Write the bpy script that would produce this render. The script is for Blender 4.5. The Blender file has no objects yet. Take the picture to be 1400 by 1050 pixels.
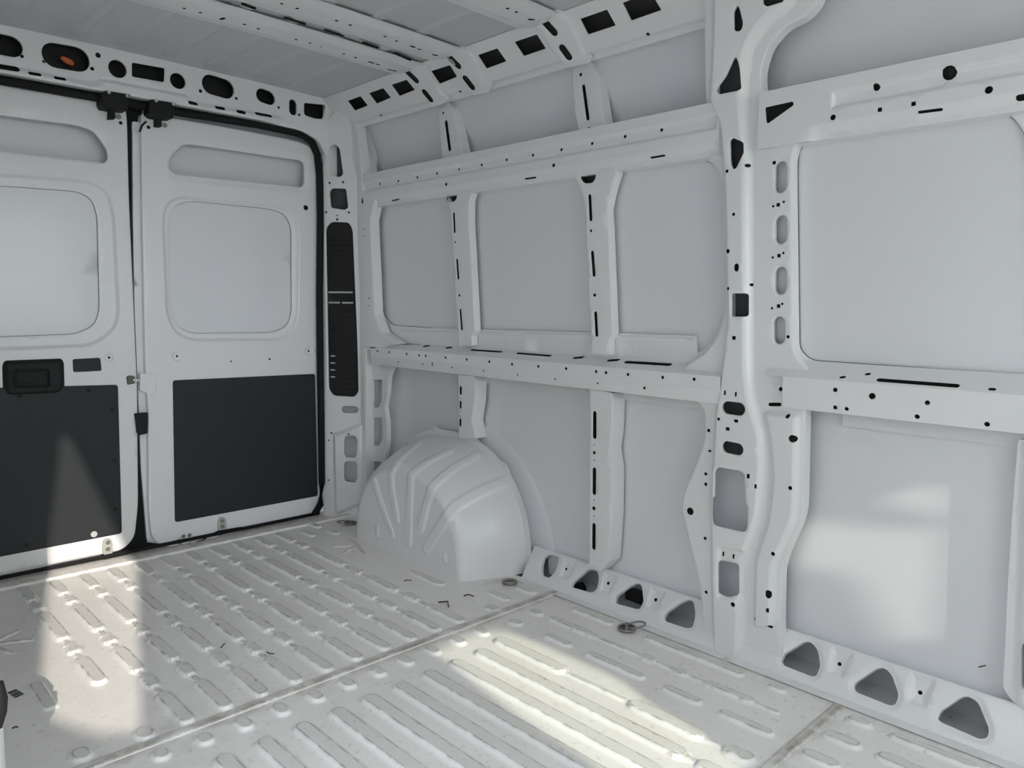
import bpy, bmesh, math, random
import numpy as np
from mathutils import Vector, Matrix
from mathutils.geometry import delaunay_2d_cdt
random.seed(7)
S = bpy.context.scene
COL = S.collection

# ------------------------------------------------------------------ camera
F, YAW, PIT, ROL = 1032.68, .769722, .103981, .0121103
CAM = np.array([-1.06, -3.23, 1.0264])
_f = np.array([math.sin(YAW)*math.cos(PIT), math.cos(YAW)*math.cos(PIT), -math.sin(PIT)])
_r0 = np.array([math.cos(YAW), -math.sin(YAW), 0.]); _u0 = np.cross(_r0, _f)
_r = _r0*math.cos(ROL)+_u0*math.sin(ROL); _u = -_r0*math.sin(ROL)+_u0*math.cos(ROL)
cd = bpy.data.cameras.new('camera'); cam = bpy.data.objects.new('camera', cd); COL.objects.link(cam)
cd.sensor_width = 36; cd.lens = 36*F/1400; cd.clip_start = .02
M = Matrix.Identity(4)
for i in range(3):
    M[i][0], M[i][1], M[i][2], M[i][3] = _r[i], _u[i], -_f[i], CAM[i]
cam.matrix_world = M
S.camera = cam

# ------------------------------------------------------------------ sky, sun, exposure
SUN_DIR = np.array([.275, 1.0, -.488*1.037])        # the way the sunlight travels (rearward, a little to the right, down)
w = bpy.data.worlds.new('sky'); S.world = w; w.use_nodes = True
nt = w.node_tree; bg = nt.nodes['Background']
tc = nt.nodes.new('ShaderNodeTexCoord'); sp = nt.nodes.new('ShaderNodeSeparateXYZ'); cr = nt.nodes.new('ShaderNodeValToRGB')
nt.links.new(tc.outputs['Generated'], sp.inputs[0]); nt.links.new(sp.outputs['Z'], cr.inputs['Fac']); nt.links.new(cr.outputs['Color'], bg.inputs['Color'])
cr.color_ramp.elements[0].color = (.90, .935, 1, 1); cr.color_ramp.elements[1].color = (.83, .885, 1, 1)
bg.inputs['Strength'].default_value = 5.6
sd = bpy.data.lights.new('sun', 'SUN'); sun = bpy.data.objects.new('sun', sd); COL.objects.link(sun)
sd.energy = 3.6; sd.angle = math.radians(.2); sd.color = (1, .93, .82)
sun.rotation_euler = Vector(SUN_DIR).to_track_quat('-Z', 'Y').to_euler()
sun.location = (-3, -10, 6)
pl = bpy.data.lights.new('doorway_portal', 'AREA'); po = bpy.data.objects.new('doorway_portal', pl); COL.objects.link(po)
pl.shape = 'RECTANGLE'; pl.size = 1.35; pl.size_y = 1.8; pl.cycles.is_portal = True
po.matrix_world = Matrix.Translation((-1.0, -2.80, .92)) @ Vector((1, 0, 0)).to_track_quat('-Z', 'Y').to_matrix().to_4x4()
pf = bpy.data.lights.new('windscreen_portal', 'AREA'); pq = bpy.data.objects.new('windscreen_portal', pf); COL.objects.link(pq)
pf.shape = 'RECTANGLE'; pf.size = 1.9; pf.size_y = 1.1; pf.cycles.is_portal = True
pq.matrix_world = Matrix.Translation((0, -4.62, 1.33)) @ Vector((0, 1, 0)).to_track_quat('-Z', 'Y').to_matrix().to_4x4()
S.view_settings.view_transform = 'Standard'; S.view_settings.look = 'None'
S.view_settings.gamma = 1; S.view_settings.use_curve_mapping = False
S.view_settings.exposure = 0.10
S.cycles.max_bounces = 14; S.cycles.diffuse_bounces = 10; S.cycles.glossy_bounces = 5
S.cycles.sample_clamp_indirect = 6

# ------------------------------------------------------------------ materials
def mat(name, col, rough=.5, metal=0., coat=0., noise=0., nscale=6., bump=0., bscale=120., spec=.5):
    m = bpy.data.materials.new(name); m.use_nodes = True
    t = m.node_tree; b = t.nodes['Principled BSDF']
    b.inputs['Base Color'].default_value = (*col, 1); b.inputs['Roughness'].default_value = rough
    b.inputs['Metallic'].default_value = metal; b.inputs['Coat Weight'].default_value = coat
    b.inputs['Coat Roughness'].default_value = .12; b.inputs['Specular IOR Level'].default_value = spec
    g = t.nodes.new('ShaderNodeNewGeometry')
    if noise:
        n = t.nodes.new('ShaderNodeTexNoise'); n.inputs['Scale'].default_value = nscale; n.inputs['Detail'].default_value = 5
        t.links.new(g.outputs['Position'], n.inputs['Vector'])
        r = t.nodes.new('ShaderNodeValToRGB'); t.links.new(n.outputs['Fac'], r.inputs['Fac'])
        r.color_ramp.elements[0].position = .3; r.color_ramp.elements[1].position = .7
        r.color_ramp.elements[0].color = (*[c*(1-noise) for c in col], 1); r.color_ramp.elements[1].color = (*col, 1)
        t.links.new(r.outputs['Color'], b.inputs['Base Color'])
    if bump:
        n = t.nodes.new('ShaderNodeTexNoise'); n.inputs['Scale'].default_value = bscale
        t.links.new(g.outputs['Position'], n.inputs['Vector'])
        bp = t.nodes.new('ShaderNodeBump'); bp.inputs['Strength'].default_value = bump; bp.inputs['Distance'].default_value = .002
        t.links.new(n.outputs['Fac'], bp.inputs['Height']); t.links.new(bp.outputs['Normal'], b.inputs['Normal'])
    return m
PAINT = mat('white_body_paint', (.81, .81, .82), .38, coat=.25, noise=.02, nscale=2, bump=.04, bscale=60)
SKIN = mat('white_outer_panel_paint', (.78, .785, .82), .32, coat=.3, noise=.03, nscale=1.3, bump=.03, bscale=12)
ROOFM = mat('roof_primer', (.60, .605, .62), .5, noise=.03, nscale=3)
RUBBER = mat('black_rubber', (.010, .010, .011), .7, spec=.25)
PLAST = mat('black_plastic', (.012, .0125, .014), .65, spec=.3, bump=.15, bscale=400)
DARKP = mat('black_louver_plastic', (.010, .010, .011), .65)
TRIM = mat('black_trim_board', (.022, .024, .028), .55, spec=.35, bump=.12, bscale=500, noise=.06, nscale=20)
STEEL = mat('zinc_steel', (.58, .57, .54), .45, metal=.55)
RSTEEL = mat('worn_ring_steel', (.30, .29, .27), .4, metal=.7)
DSTEEL = mat('dark_steel', (.13, .12, .11), .45, metal=.6)
ORANGE = mat('orange_plastic', (.55, .12, .03), .5)
BARK = mat('dry_twig', (.05, .035, .025), .8)
LEAF = mat('dry_leaf', (.20, .07, .035), .8)
WPLAST = mat('light_grey_plastic', (.5, .5, .49), .5)
CAV2 = mat('dark_gap_shade', (.07, .07, .075), .7)  # shade of gaps and hollow sections put into the colour
CAV = mat('dark_hole_shade', (.012, .012, .013), .8)  # near-black sides and bottoms: the shade in holes, painted
INK = mat('label_ink', (.02, .02, .02), .6)
GROUND = mat('yard_concrete', (.27, .26, .24), .9, noise=.2, nscale=3)
CABM = mat('cab_lining', (.25, .25, .26), .8)

def floor_mat():
    m = mat('dirty_white_floor_paint', (.66, .65, .63), .42, coat=.12)
    t = m.node_tree; b = t.nodes['Principled BSDF']; L = t.links.new
    g = t.nodes.new('ShaderNodeNewGeometry')
    def noise(s, d, lo, hi, vec=None):
        n = t.nodes.new('ShaderNodeTexNoise'); n.inputs['Scale'].default_value = s; n.inputs['Detail'].default_value = d
        L(vec or g.outputs['Position'], n.inputs['Vector'])
        r = t.nodes.new('ShaderNodeMapRange'); r.inputs[1].default_value = lo; r.inputs[2].default_value = hi
        L(n.outputs['Fac'], r.inputs[0]); return r.outputs[0]
    def mix(f, a, c):
        x = t.nodes.new('ShaderNodeMix'); x.data_type = 'RGBA'
        if isinstance(f, float): x.inputs[0].default_value = f
        else: L(f, x.inputs[0])
        for i, v in ((6, a), (7, c)):
            if isinstance(v, tuple): x.inputs[i].default_value = (*v, 1)
            else: L(v, x.inputs[i])
        return x.outputs[2]
    def mul(a, c):
        x = t.nodes.new('ShaderNodeMath'); x.operation = 'MULTIPLY'
        for i, v in ((0, a), (1, c)):
            if isinstance(v, (int, float)): x.inputs[i].default_value = v
            else: L(v, x.inputs[i])
        return x.outputs[0]
    at = t.nodes.new('ShaderNodeAttribute'); at.attribute_name = 'dirt'
    sepa = t.nodes.new('ShaderNodeSeparateColor'); L(at.outputs['Color'], sepa.inputs[0])
    c = mix(mul(noise(4, 6, .45, .75), .35), (.86, .835, .80), (.76, .72, .66))           # broad dusty film
    c = mix(mul(noise(60, 3, .60, .72), .3), c, (.40, .37, .32))                           # speckle
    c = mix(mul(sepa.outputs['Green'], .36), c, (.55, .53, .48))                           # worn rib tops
    c = mix(mul(at.outputs['Alpha'], .8), c, (.93, .93, .92))                              # clean flanks, with doorway light painted in as well
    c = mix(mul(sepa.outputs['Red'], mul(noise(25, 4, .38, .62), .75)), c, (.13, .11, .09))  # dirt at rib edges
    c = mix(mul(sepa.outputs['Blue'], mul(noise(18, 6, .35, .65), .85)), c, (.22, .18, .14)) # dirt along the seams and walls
    v = t.nodes.new('ShaderNodeTexVoronoi'); v.inputs['Scale'].default_value = 17; L(g.outputs['Position'], v.inputs['Vector'])
    mr = t.nodes.new('ShaderNodeMapRange'); mr.inputs[1].default_value = .075; mr.inputs[2].default_value = .045
    L(v.outputs['Distance'], mr.inputs[0])
    c = mix(mul(mr.outputs[0], mul(noise(5, 2, .52, .62), .55)), c, (.16, .14, .11))          # grit
    L(c, b.inputs['Base Color'])
    return m
FLOORM = floor_mat()

def glass(name, col):
    m = bpy.data.materials.new(name); m.use_nodes = True; t = m.node_tree; t.nodes.clear()
    o = t.nodes.new('ShaderNodeOutputMaterial'); tr = t.nodes.new('ShaderNodeBsdfTransparent'); gl = t.nodes.new('ShaderNodeBsdfGlossy')
    gl.inputs['Roughness'].default_value = .02; tr.inputs['Color'].default_value = (*col, 1)
    mx = t.nodes.new('ShaderNodeMixShader'); mx.inputs[0].default_value = .06
    t.links.new(tr.outputs[0], mx.inputs[1]); t.links.new(gl.outputs[0], mx.inputs[2]); t.links.new(mx.outputs[0], o.inputs[0])
    return m
GREEN = glass('green_tinted_glass', (.95, .98, .93)); TINT = glass('dark_tinted_glass', (.42, .48, .45))

# ------------------------------------------------------------------ planes the panels lie in
def ray(px, py):
    return _f+_r*(px-700)/F-_u*(py-525)/F
class Plane:
    """uv plane (metres); px() takes photograph pixels to uv, at() gives the world point h above the plane (into the van)."""
    def __init__(s, O, U, V, bend=None):
        s.O, s.U, s.V = [np.array(a, float) for a in (O, U, V)]
        s.U /= np.linalg.norm(s.U); s.V /= np.linalg.norm(s.V)
        n = np.cross(s.U, s.V); n /= np.linalg.norm(n)
        if n @ (np.array([0, -1.6, .9])-s.O) < 0: n = -n
        s.N = n; s.bend = bend
    def px(s, pts):
        out = []
        for p in pts:
            d = ray(*p); off = 0.
            for _ in range(4 if s.bend else 1):
                O = s.O+s.N*off
                t = ((O-CAM) @ s.N)/(d @ s.N); P = CAM+d*t-s.O
                uv = (P @ s.U, P @ s.V)
                if s.bend: off = s.bend(np.array([uv[0]]), np.array([uv[1]]))[0]
            out.append(uv)
        return out
    def at(s, u, v, h):
        u, v, h = [np.asarray(a, float) for a in (u, v, h)]
        if s.bend: h = h+s.bend(u, v)
        return s.O+u[..., None]*s.U+v[..., None]*s.V+h[..., None]*s.N
    def scale(s, px, py):      # metres per pixel at this pixel
        a = np.array(s.px([(px, py), (px+1, py), (px, py+1)]))
        return math.sqrt(abs(np.cross(a[1]-a[0], a[2]-a[0])))
def PR(x, bend=None): return Plane((x, 0, 0), (0, -1, 0), (0, 0, 1), bend)
def PY(y): return Plane((0, y, 0), (1, 0, 0), (0, 0, 1))

# ------------------------------------------------------------------ outline helpers
def area(p): return .5*sum(p[i][0]*p[(i+1) % len(p)][1]-p[(i+1) % len(p)][0]*p[i][1] for i in range(len(p)))
def rp(pts, r, n=4):
    """polygon with rounded corners"""
    out = []; N = len(pts); pts = [np.array(p, float) for p in pts]
    for i in range(N):
        a, b, c = pts[i-1], pts[i], pts[(i+1) % N]
        d1, d2 = a-b, c-b; l1, l2 = np.linalg.norm(d1), np.linalg.norm(d2)
        if l1 < 1e-6 or l2 < 1e-6: continue
        k = min(r, .45*l1, .45*l2); p, q = b+d1/l1*k, b+d2/l2*k
        for j in range(n+1):
            t = j/n; out.append(tuple((1-t)**2*p+2*t*(1-t)*b+t*t*q))
    return out
def circ(c, r, n=12, sx=1., sy=1.):
    return [(c[0]+sx*r*math.cos(2*math.pi*i/n), c[1]+sy*r*math.sin(2*math.pi*i/n)) for i in range(n)]
def cap(a, b, w, n=6):
    a, b = np.array(a, float), np.array(b, float); d = b-a; ang = math.atan2(d[1], d[0]); out = []
    for c, s in ((b, -math.pi/2), (a, math.pi/2)):
        for i in range(n+1):
            t = ang+s+math.pi*i/n; out.append((c[0]+w*math.cos(t), c[1]+w*math.sin(t)))
    return out
def resample(p, step):
    out = []
    for i in range(len(p)):
        a, b = np.array(p[i]), np.array(p[(i+1) % len(p)]); l = np.linalg.norm(b-a)
        if l < 1e-7: continue
        n = max(1, int(l/step))
        for j in range(n): out.append(tuple(a+(b-a)*j/n))
    return out
def inset(p, d):
    """points moved inward by d (plain vertex normals)"""
    s = 1 if area(p) > 0 else -1; out = []; N = len(p)
    for i in range(N):
        a, c = np.array(p[i-1]), np.array(p[(i+1) % N]); t = c-a; l = np.linalg.norm(t)+1e-12
        out.append((p[i][0]-s*t[1]/l*d, p[i][1]+s*t[0]/l*d))
    return out
def sdist(P, poly):
    """signed distance (positive inside) of points P (n,2) to polygon"""
    A = np.array(poly); B = np.roll(A, -1, 0); d2 = np.full(len(P), 1e9); ins = np.zeros(len(P), bool)
    for a, b in zip(A, B):
        e = b-a; w_ = P-a; L2 = e @ e
        if L2 < 1e-14: continue
        t = np.clip(w_ @ e/L2, 0, 1); q = w_-t[:, None]*e; d2 = np.minimum(d2, (q*q).sum(1))
        c = (a[1] > P[:, 1]) != (b[1] > P[:, 1])
        if b[1] != a[1]: ins ^= c & (P[:, 0] < (b[0]-a[0])*(P[:, 1]-a[1])/(b[1]-a[1])+a[0])
    return np.where(ins, 1, -1)*np.sqrt(d2)

# ------------------------------------------------------------------ mesh builder
class MB:
    def __init__(s): s.v = []; s.f = []; s.m = []; s.sm = []; s.att = {}
    def add(s, vs, fs, m=0, smooth=True):
        o = len(s.v); s.v += [tuple(map(float, x)) for x in vs]
        for f in fs: s.f.append(tuple(o+i for i in f)); s.m.append(m); s.sm.append(smooth)
        return o
    def sheet(s, P, outline, holes=(), feats=(), grid=.04, ret=.012, hret=.010, roll=0., m=0, mode='sum', top=None, dirt=None, rstep=None):
        """pressed sheet: outline and holes in uv; feats = (polygon, height, ramp); edges are turned back by ret / hret.
        holes may be polygons or (polygon, depth)"""
        rstep = rstep or grid
        ol = resample(outline, rstep)
        hs = [(h[0], h[1], len(h) > 2) if isinstance(h, tuple) and isinstance(h[0], list) else (h, hret, False) for h in holes]
        hcav = [c for _, _, c in hs]; hl = [(resample(h, rstep), d) for h, d, _ in hs]
        hroll = [roll if (np.ptp(np.array(h), axis=0).max() > .05) else 0. for h, _ in hl]
        pts, edges = [], []
        def loop(L, closed=True):
            o = len(pts); pts.extend(L)
            if closed: edges.extend((o+i, o+(i+1) % len(L)) for i in range(len(L)))
        loop(ol)
        for (h, d), hr in zip(hl, hroll):
            loop(h)
            if hr: loop(inset(h, -hr), False); loop(inset(h, -hr-.003), False)
        if roll: loop(inset(ol, roll), False); loop(inset(ol, roll+.003), False)
        fl = []
        for ft in feats:
            L = resample(ft[0], max(.012, grid*.7)); fl.append((L, ft[1], ft[2])); loop(L)
            for q_ in (ft[2], ft[2]*.5, ft[2]+.004, -.004): loop(inset(L, q_), False)
            if dirt: loop(inset(L, ft[2]+.002), False); loop(inset(L, ft[2]-.002), False)
        A = np.array(ol); lo, hi = A.min(0), A.max(0)
        gx = np.arange(lo[0]+grid/2, hi[0], grid); gy = np.arange(lo[1]+grid/2, hi[1], grid)
        G = np.array([(x+(grid/2 if j % 2 else 0), y) for j, y in enumerate(gy) for x in gx])
        if len(G):
            keep = sdist(G, ol) > grid*.35
            for L, _, rr in fl:
                a = np.array(L); near = ((G > a.min(0)-.01) & (G < a.max(0)+.01)).all(1) & keep
                if near.any():
                    sdv = sdist(G[near], L); k = keep[near]; k &= ~((sdv > -.009) & (sdv < rr+.009)); keep[near] = k
            pts.extend(map(tuple, G[keep]))
        r = delaunay_2d_cdt([Vector(p) for p in pts], edges, [], 0, 1e-6)
        V = np.array([(p[0], p[1]) for p in r[0]]); T = np.array([t for t in r[2] if len(t) == 3])
        C = V[T].mean(1); ok = sdist(C, ol) > 0
        for h, _ in hl:
            a = np.array(h); bb = ((C > a.min(0)) & (C < a.max(0))).all(1) & ok
            if bb.any(): k = ok[bb]; k &= sdist(C[bb], h) < 0; ok[bb] = k
        T = T[ok]; C = C[ok]
        def height(Q):
            H = np.zeros(len(Q)); D = np.zeros((len(Q), 4)); deep = np.zeros(len(Q), bool)
            for L, hh, rr in fl:
                a = np.array(L); bb = ((Q > a.min(0)-1e-5) & (Q < a.max(0)+1e-5)).all(1)
                if not bb.any(): continue
                sv = sdist(Q[bb], L); t = np.clip(sv/max(rr, 1e-6), 0, 1); t = t*t*(3-2*t)
                H[bb] = np.maximum(H[bb], hh*t) if mode == 'max' else H[bb]+hh*t
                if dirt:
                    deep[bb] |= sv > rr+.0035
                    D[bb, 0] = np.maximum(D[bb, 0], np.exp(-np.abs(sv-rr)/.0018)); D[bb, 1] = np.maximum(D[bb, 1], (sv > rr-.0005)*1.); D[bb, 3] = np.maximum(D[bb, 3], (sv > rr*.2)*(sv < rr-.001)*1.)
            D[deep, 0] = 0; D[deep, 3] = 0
            if roll:
                for L in [ol]+[h for (h, _), hr in zip(hl, hroll) if hr]:
                    a = np.array(L); bb = ((Q > a.min(0)-roll*1.5) & (Q < a.max(0)+roll*1.5)).all(1)
                    if bb.any():
                        dd = np.abs(sdist(Q[bb], L)); H[bb] -= roll*.6*np.clip(1-dd/roll, 0, 1)**2
            return H, D
        H, D = height(V)
        used = np.unique(T); remap = -np.ones(len(V), int); remap[used] = np.arange(len(used))
        W3 = P.at(V[used, 0], V[used, 1], H[used])
        # orient towards the plane normal
        e1 = V[T[:, 1]]-V[T[:, 0]]; e2 = V[T[:, 2]]-V[T[:, 0]]; cr_ = e1[:, 0]*e2[:, 1]-e1[:, 1]*e2[:, 0]
        flip = (np.cross(P.U, P.V) @ P.N) < 0
        T2 = [tuple(remap[t]) if (c > 0) != flip else tuple(remap[t][::-1]) for t, c in zip(T, cr_)]
        o = s.add(W3, T2, m)
        if top is not None:
            for k, (h0) in enumerate(H[T].min(1)):
                if h0 > top[0]: s.m[len(s.f)-len(T2)+k] = top[1]
        if dirt:
            D[:, 2] = dirt(V)
            for i, j in enumerate(used): s.att[o+i] = tuple(D[j])
        for (L, d), cv in zip([(ol, ret)]+hl, [False]+hcav):
            if not d: continue
            Q = np.array(L); h0, _ = height(Q); n = len(L)
            a = P.at(Q[:, 0], Q[:, 1], h0); b = P.at(Q[:, 0], Q[:, 1], h0-d)
            s.add(list(a)+list(b), [(i, (i+1) % n, n+(i+1) % n, n+i) for i in range(n)], 1 if cv else m)
            if cv: s.add(list(b), [tuple(range(n))], 1, False)
    def prism(s, P, poly, h0, h1, m=0, bev=0.):
        """solid plate between heights h0 < h1"""
        if bev: rings = [(poly, h0), (poly, h1-bev), (inset(poly, bev), h1)]
        else: rings = [(poly, h0), (poly, h1)]
        n = len(poly); vs = []
        for L, h in rings:
            Q = np.array(L); vs += list(P.at(Q[:, 0], Q[:, 1], np.full(n, h)))
        fs = [(k*n+i, k*n+(i+1) % n, (k+1)*n+(i+1) % n, (k+1)*n+i) for k in range(len(rings)-1) for i in range(n)]
        s.add(vs, fs, m, False)
        s.add(vs[:n], [tuple(range(n))[::-1]], m, False); s.add(vs[-n:], [tuple(range(n))], m, False)
    def box(s, c, d, m=0, rz=0.):
        cs, sn = math.cos(rz), math.sin(rz); vs = []
        for z in (-1, 1):
            for x, y in ((-1, -1), (1, -1), (1, 1), (-1, 1)):
                X, Y = x*d[0]/2, y*d[1]/2; vs.append((c[0]+X*cs-Y*sn, c[1]+X*sn+Y*cs, c[2]+z*d[2]/2))
        s.add(vs, [(3, 2, 1, 0), (4, 5, 6, 7), (0, 1, 5, 4), (1, 2, 6, 5), (2, 3, 7, 6), (3, 0, 4, 7)], m, False)
    def tube(s, path, r, n=8, m=0, closed=False, caps=True):
        path = [np.array(p, float) for p in path]; N = len(path); vs = []
        up = np.array([0, 0, 1.])
        for i, p in enumerate(path):
            a = path[i-1] if (i or closed) else p; b = path[(i+1) % N] if (i < N-1 or closed) else p
            t = b-a; t /= np.linalg.norm(t)+1e-12
            x = np.cross(up, t)
            if np.linalg.norm(x) < .1: x = np.cross((1, 0, 0), t)
            x /= np.linalg.norm(x); y = np.cross(t, x)
            rr = r[i] if isinstance(r, (list, tuple)) else r
            for k in range(n):
                q = 2*math.pi*k/n; vs.append(p+rr*(x*math.cos(q)+y*math.sin(q)))
        K = N if closed else N-1
        fs = [(i*n+k, i*n+(k+1) % n, ((i+1) % N)*n+(k+1) % n, ((i+1) % N)*n+k) for i in range(K) for k in range(n)]
        if not closed and caps: fs += [tuple(range(n))[::-1], tuple((N-1)*n+k for k in range(n))]
        s.add(vs, fs, m)
    def disc(s, P, c, r, h0, h1, m=0, n=14): s.prism(P, circ(c, r, n), h0, h1, m, bev=min(.001, (h1-h0)*.3))
    def build(s, name, mats, parent=None, **props):
        me = bpy.data.meshes.new(name); me.from_pydata(s.v, [], s.f)
        for m_ in (mats if isinstance(mats, (list, tuple)) else [mats]): me.materials.append(m_)
        if len(me.materials) == 1 and 1 in s.m: me.materials.append(CAV)
        me.polygons.foreach_set('material_index', s.m); me.polygons.foreach_set('use_smooth', s.sm)
        if s.att:
            ca = me.color_attributes.new('dirt', 'FLOAT_COLOR', 'POINT')
            arr = np.zeros((len(s.v), 4), np.float32)
            for i, c in s.att.items(): arr[i] = c
            ca.data.foreach_set('color', arr.ravel())
        me.update()
        o = bpy.data.objects.new(name, me); COL.objects.link(o)
        if parent: o.parent = parent
        for k, v in props.items(): o[k] = v
        return o
def thing(name, label, cat, loc=(0, 0, 0), group=None):
    o = bpy.data.objects.new(name, None); COL.objects.link(o); o.empty_display_size = .05
    o['label'] = label; o['category'] = cat
    if group: o['group'] = group
    o.location = loc; return o
def tagged(o, label, cat, group=None):
    o['label'] = label; o['category'] = cat
    if group: o['group'] = group
    return o
def put(o, root):           # parent a mesh built in world coordinates to an empty away from the origin
    o.parent = root; o.matrix_parent_inverse = Matrix.Translation(root.location).inverted(); return o

# hole shorthand in pixels on plane P
def dots(P, L, r=.0045): return [(circ(P.px([(x[0], x[1])])[0], 1.2*(x[2] if len(x) > 2 else r), 10), .012, 1) for x in L]
def caps(P, L, depth=None):
    out = []
    for x0, y0, x1, y1, hw in L:
        hw = hw*1.5 if hw < .006 else hw
        a, b = P.px([(x0, y0), (x1, y1)]); out.append(cap(a, b, hw, 5 if hw < .012 else 10))
    return [(o, depth) for o in out] if depth else [(o, .014, 1) for o in out]
def poly(P, pts, r=.008, n=4): return rp(P.px(pts), r, n)
def sq(P, x, y, a=.011, b=None):
    c = P.px([(x, y)])[0]; b = b or a; return ([(c[0]-a/2, c[1]-b/2), (c[0]+a/2, c[1]-b/2), (c[0]+a/2, c[1]+b/2), (c[0]-a/2, c[1]+b/2)], .012, 1)
def rect(u0, v0, u1, v1): return [(u0, v0), (u1, v0), (u1, v1), (u0, v1)]

# =================================================================== STRUCTURE
# ---- yard, added light blockers and shell out of view
mb = MB(); mb.add([(-30, -30, -.55), (30, -30, -.55), (30, 30, -.55), (-30, 30, -.55)], [(0, 1, 2, 3)], 0, False)
mb.build('ground', GROUND, kind='structure')

def along(P3, ax, val):      # where the sunbeam that reaches P3 crosses the plane ax = val
    P3 = np.array(P3, float); t = (val-P3[ax])/SUN_DIR[ax]; return P3+SUN_DIR*t
PFL = Plane((0, 0, 0), (1, 0, 0), (0, 1, 0)); PDO = PY(0.)
def lift(P, pts): return [P.at(*q, 0.) for q in P.px(pts)]
sunny = lift(PFL, [(67, 775), (55, 972), (90, 990), (140, 1003), (192, 1000), (187, 775)])+lift(PDO, [(160, 730), (95, 598), (84, 598), (68, 740)])
floor2 = lift(PFL, [(596, 892), (640, 868), (690, 862), (740, 880), (850, 930), (890, 962), (960, 1005), (1060, 1080), (900, 1110), (800, 1040), (720, 985)])
PSK = PR(1.0)
glint1 = lift(PSK, [(1206, 686), (1240, 668), (1290, 667), (1324, 708)])
glint2 = lift(PSK, [(1090, 712), (1285, 728), (1282, 878), (1215, 872), (1170, 790), (1085, 770)])
PW = Plane((0, -12, 0), (1, 0, 0), (0, 0, 1)); mb = MB()
bh = [[tuple(along(p, 1, -12.)[[0, 2]]) for p in q] for q in (sunny, floor2, glint1, glint2)]
mb.sheet(PW, rect(-4.5, 3.5, -.6, 7.6), bh, grid=.5, ret=.1, hret=.0)
mb.prism(PW, rect(-2.8, -.55, -2.5, 3.6), -.3, -.1)
mb.build('wall_sun_mask', GROUND, kind='structure')          # unseen board added ahead of the van; its holes shape the sun patches
mb = MB(); mb.sheet(Plane((-4.2, 0, 0), (0, 1, 0), (0, 0, 1)), rect(-7.5, -.55, 4., 3.9), grid=1., ret=.0)
mb.build('wall_sky_blocker', GROUND, kind='structure')  # unseen wall added to cut skylight from the side
mb = MB(); PF = Plane((0, -4.6, 0), (1, 0, 0), (0, 0, 1)); shield = rp(rect(-.92, .80, .92, 1.86), .12)
mb.sheet(PF, rect(-1.02, -.05, 1.10, 2.06), [shield], grid=.3, ret=.02, hret=.0)
wf = mb.build('wall_front', CABM, kind='structure')
mb = MB(); mb.prism(PF, shield, -.012, -.008); mb.build('windscreen_pane', GREEN, wf)

# left wall with the open sliding-door doorway (the camera stands in it)
mb = MB(); PLW = Plane((-.985, 0, 0), (0, 1, 0), (0, 0, 1))
door_open = rp([(-3.45, .04), (-2.13, .04), (-2.13, 1.79), (-3.45, 1.79)], .10, 6)
mb.sheet(PLW, rect(-4.6, -.05, .06, 2.05), [door_open], grid=.25, ret=.0, hret=.0)
wl = mb.build('wall_left', PAINT, kind='structure')
# rear post of the doorway with its rubber seal
mb = MB()
zs = [0., .1, .2, .3, .38, .44, .50, .56, .62, .8, 1.0, 1.3, 1.6, 1.79]
def nose(z): return -.866-.10*min(1, max(0, (z-.50)/.05))
def pprof(z):
    n_ = nose(z); return [(-.985, -2.13), (-.965, -2.125), (n_-.05, -2.08), (n_-.012, -2.03), (n_, -1.99), (n_-.005, -1.92), (-.985, -1.88)]
vs = [(x, y, z) for z in zs for x, y in pprof(z)]; n = 7
mb.add(vs, [(i*n+k, i*n+k+1, (i+1)*n+k+1, (i+1)*n+k) for i in range(len(zs)-1) for k in range(n-1)])
mb.build('door_post', PAINT, wl)
mb = MB(); mb.tube([(nose(z)-.012, -2.03+.01*math.sin(z*9), z) for z in (.44, .46, .48, .50, .515)], [.004, .010, .012, .010, .004], 8); mb.build('door_seal', RUBBER, wl)

# ---- right side: outer skin
wr_mb = MB(); wr_mb.sheet(PR(1.085), rect(-.06, -.06, 4.6, 2.06), grid=.5, ret=0.)
wr = wr_mb.build('wall_right', SKIN, kind='structure')

# floor ---------------------------------------------------------------------------------------
XS = [-.5+.0971*i for i in range(11)]
def seg(x, y0, y1, hw=.022): 
    e = hw*.6 if abs(y1-y0) > 2*hw else 0
    return cap((x, y0-e*1.2), (x, y1+e*1.2), hw, 6)
A, B, C3 = [], [], []
chain = [(-.165, -.32, 0), (-.365, -.425, 0), (-.465, -.72, 0), (-.765, -.84, 0), (-.89, -1.08, 0), (-1.12, -1.20, 0), (-1.25, -1.435, 0)]
for i, x in enumerate(XS):
    last = 5 if i == 0 else 7
    for j, (a, b, _) in enumerate(chain[:last]):
        if i == 10 and j == 1: pass
        A.append((seg(x, a, b, .023), 0.0115, .008))
        if j < last-1: A.append((cap((x, b+.01), (x, chain[j+1][0]-.01), .012, 3), .0055, .007))
for x, a, b in [(-.63, -.96, -1.135), (.628, -.945, -1.137), (-.60, -.12, -.2), (.575, -.2, -.3), (.66, -.13, -.2), (.67, -.26, -.34), (.82, -1.33, -1.42), (.71, -1.30, -1.40)]:
    A.append((seg(x, a, b, .021), .008, .009))
for x, y in [(-.631, -1.40), (-.498, -1.408), (.618, -1.419)]: A.append((cap((x, y-.008), (x, y+.008), .026, 6), .008, .010))
for sx in (1, -1):      # star-shaped swage behind each wheel arch
    cx, cy = (.652, -.53) if sx > 0 else (-.672, -.60)
    for dx, dy in ((-.085, .05), (-.10, -.05), (-.04, -.115), (.02, .09)):
        A.append((cap((cx, cy), (cx+sx*dx, cy+dy), .008, 4), .004, .004))
for x in XS[2:]:
    B.append((cap((x, -1.510), (x, -1.537), .024, 6), .0095, .011))
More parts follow.
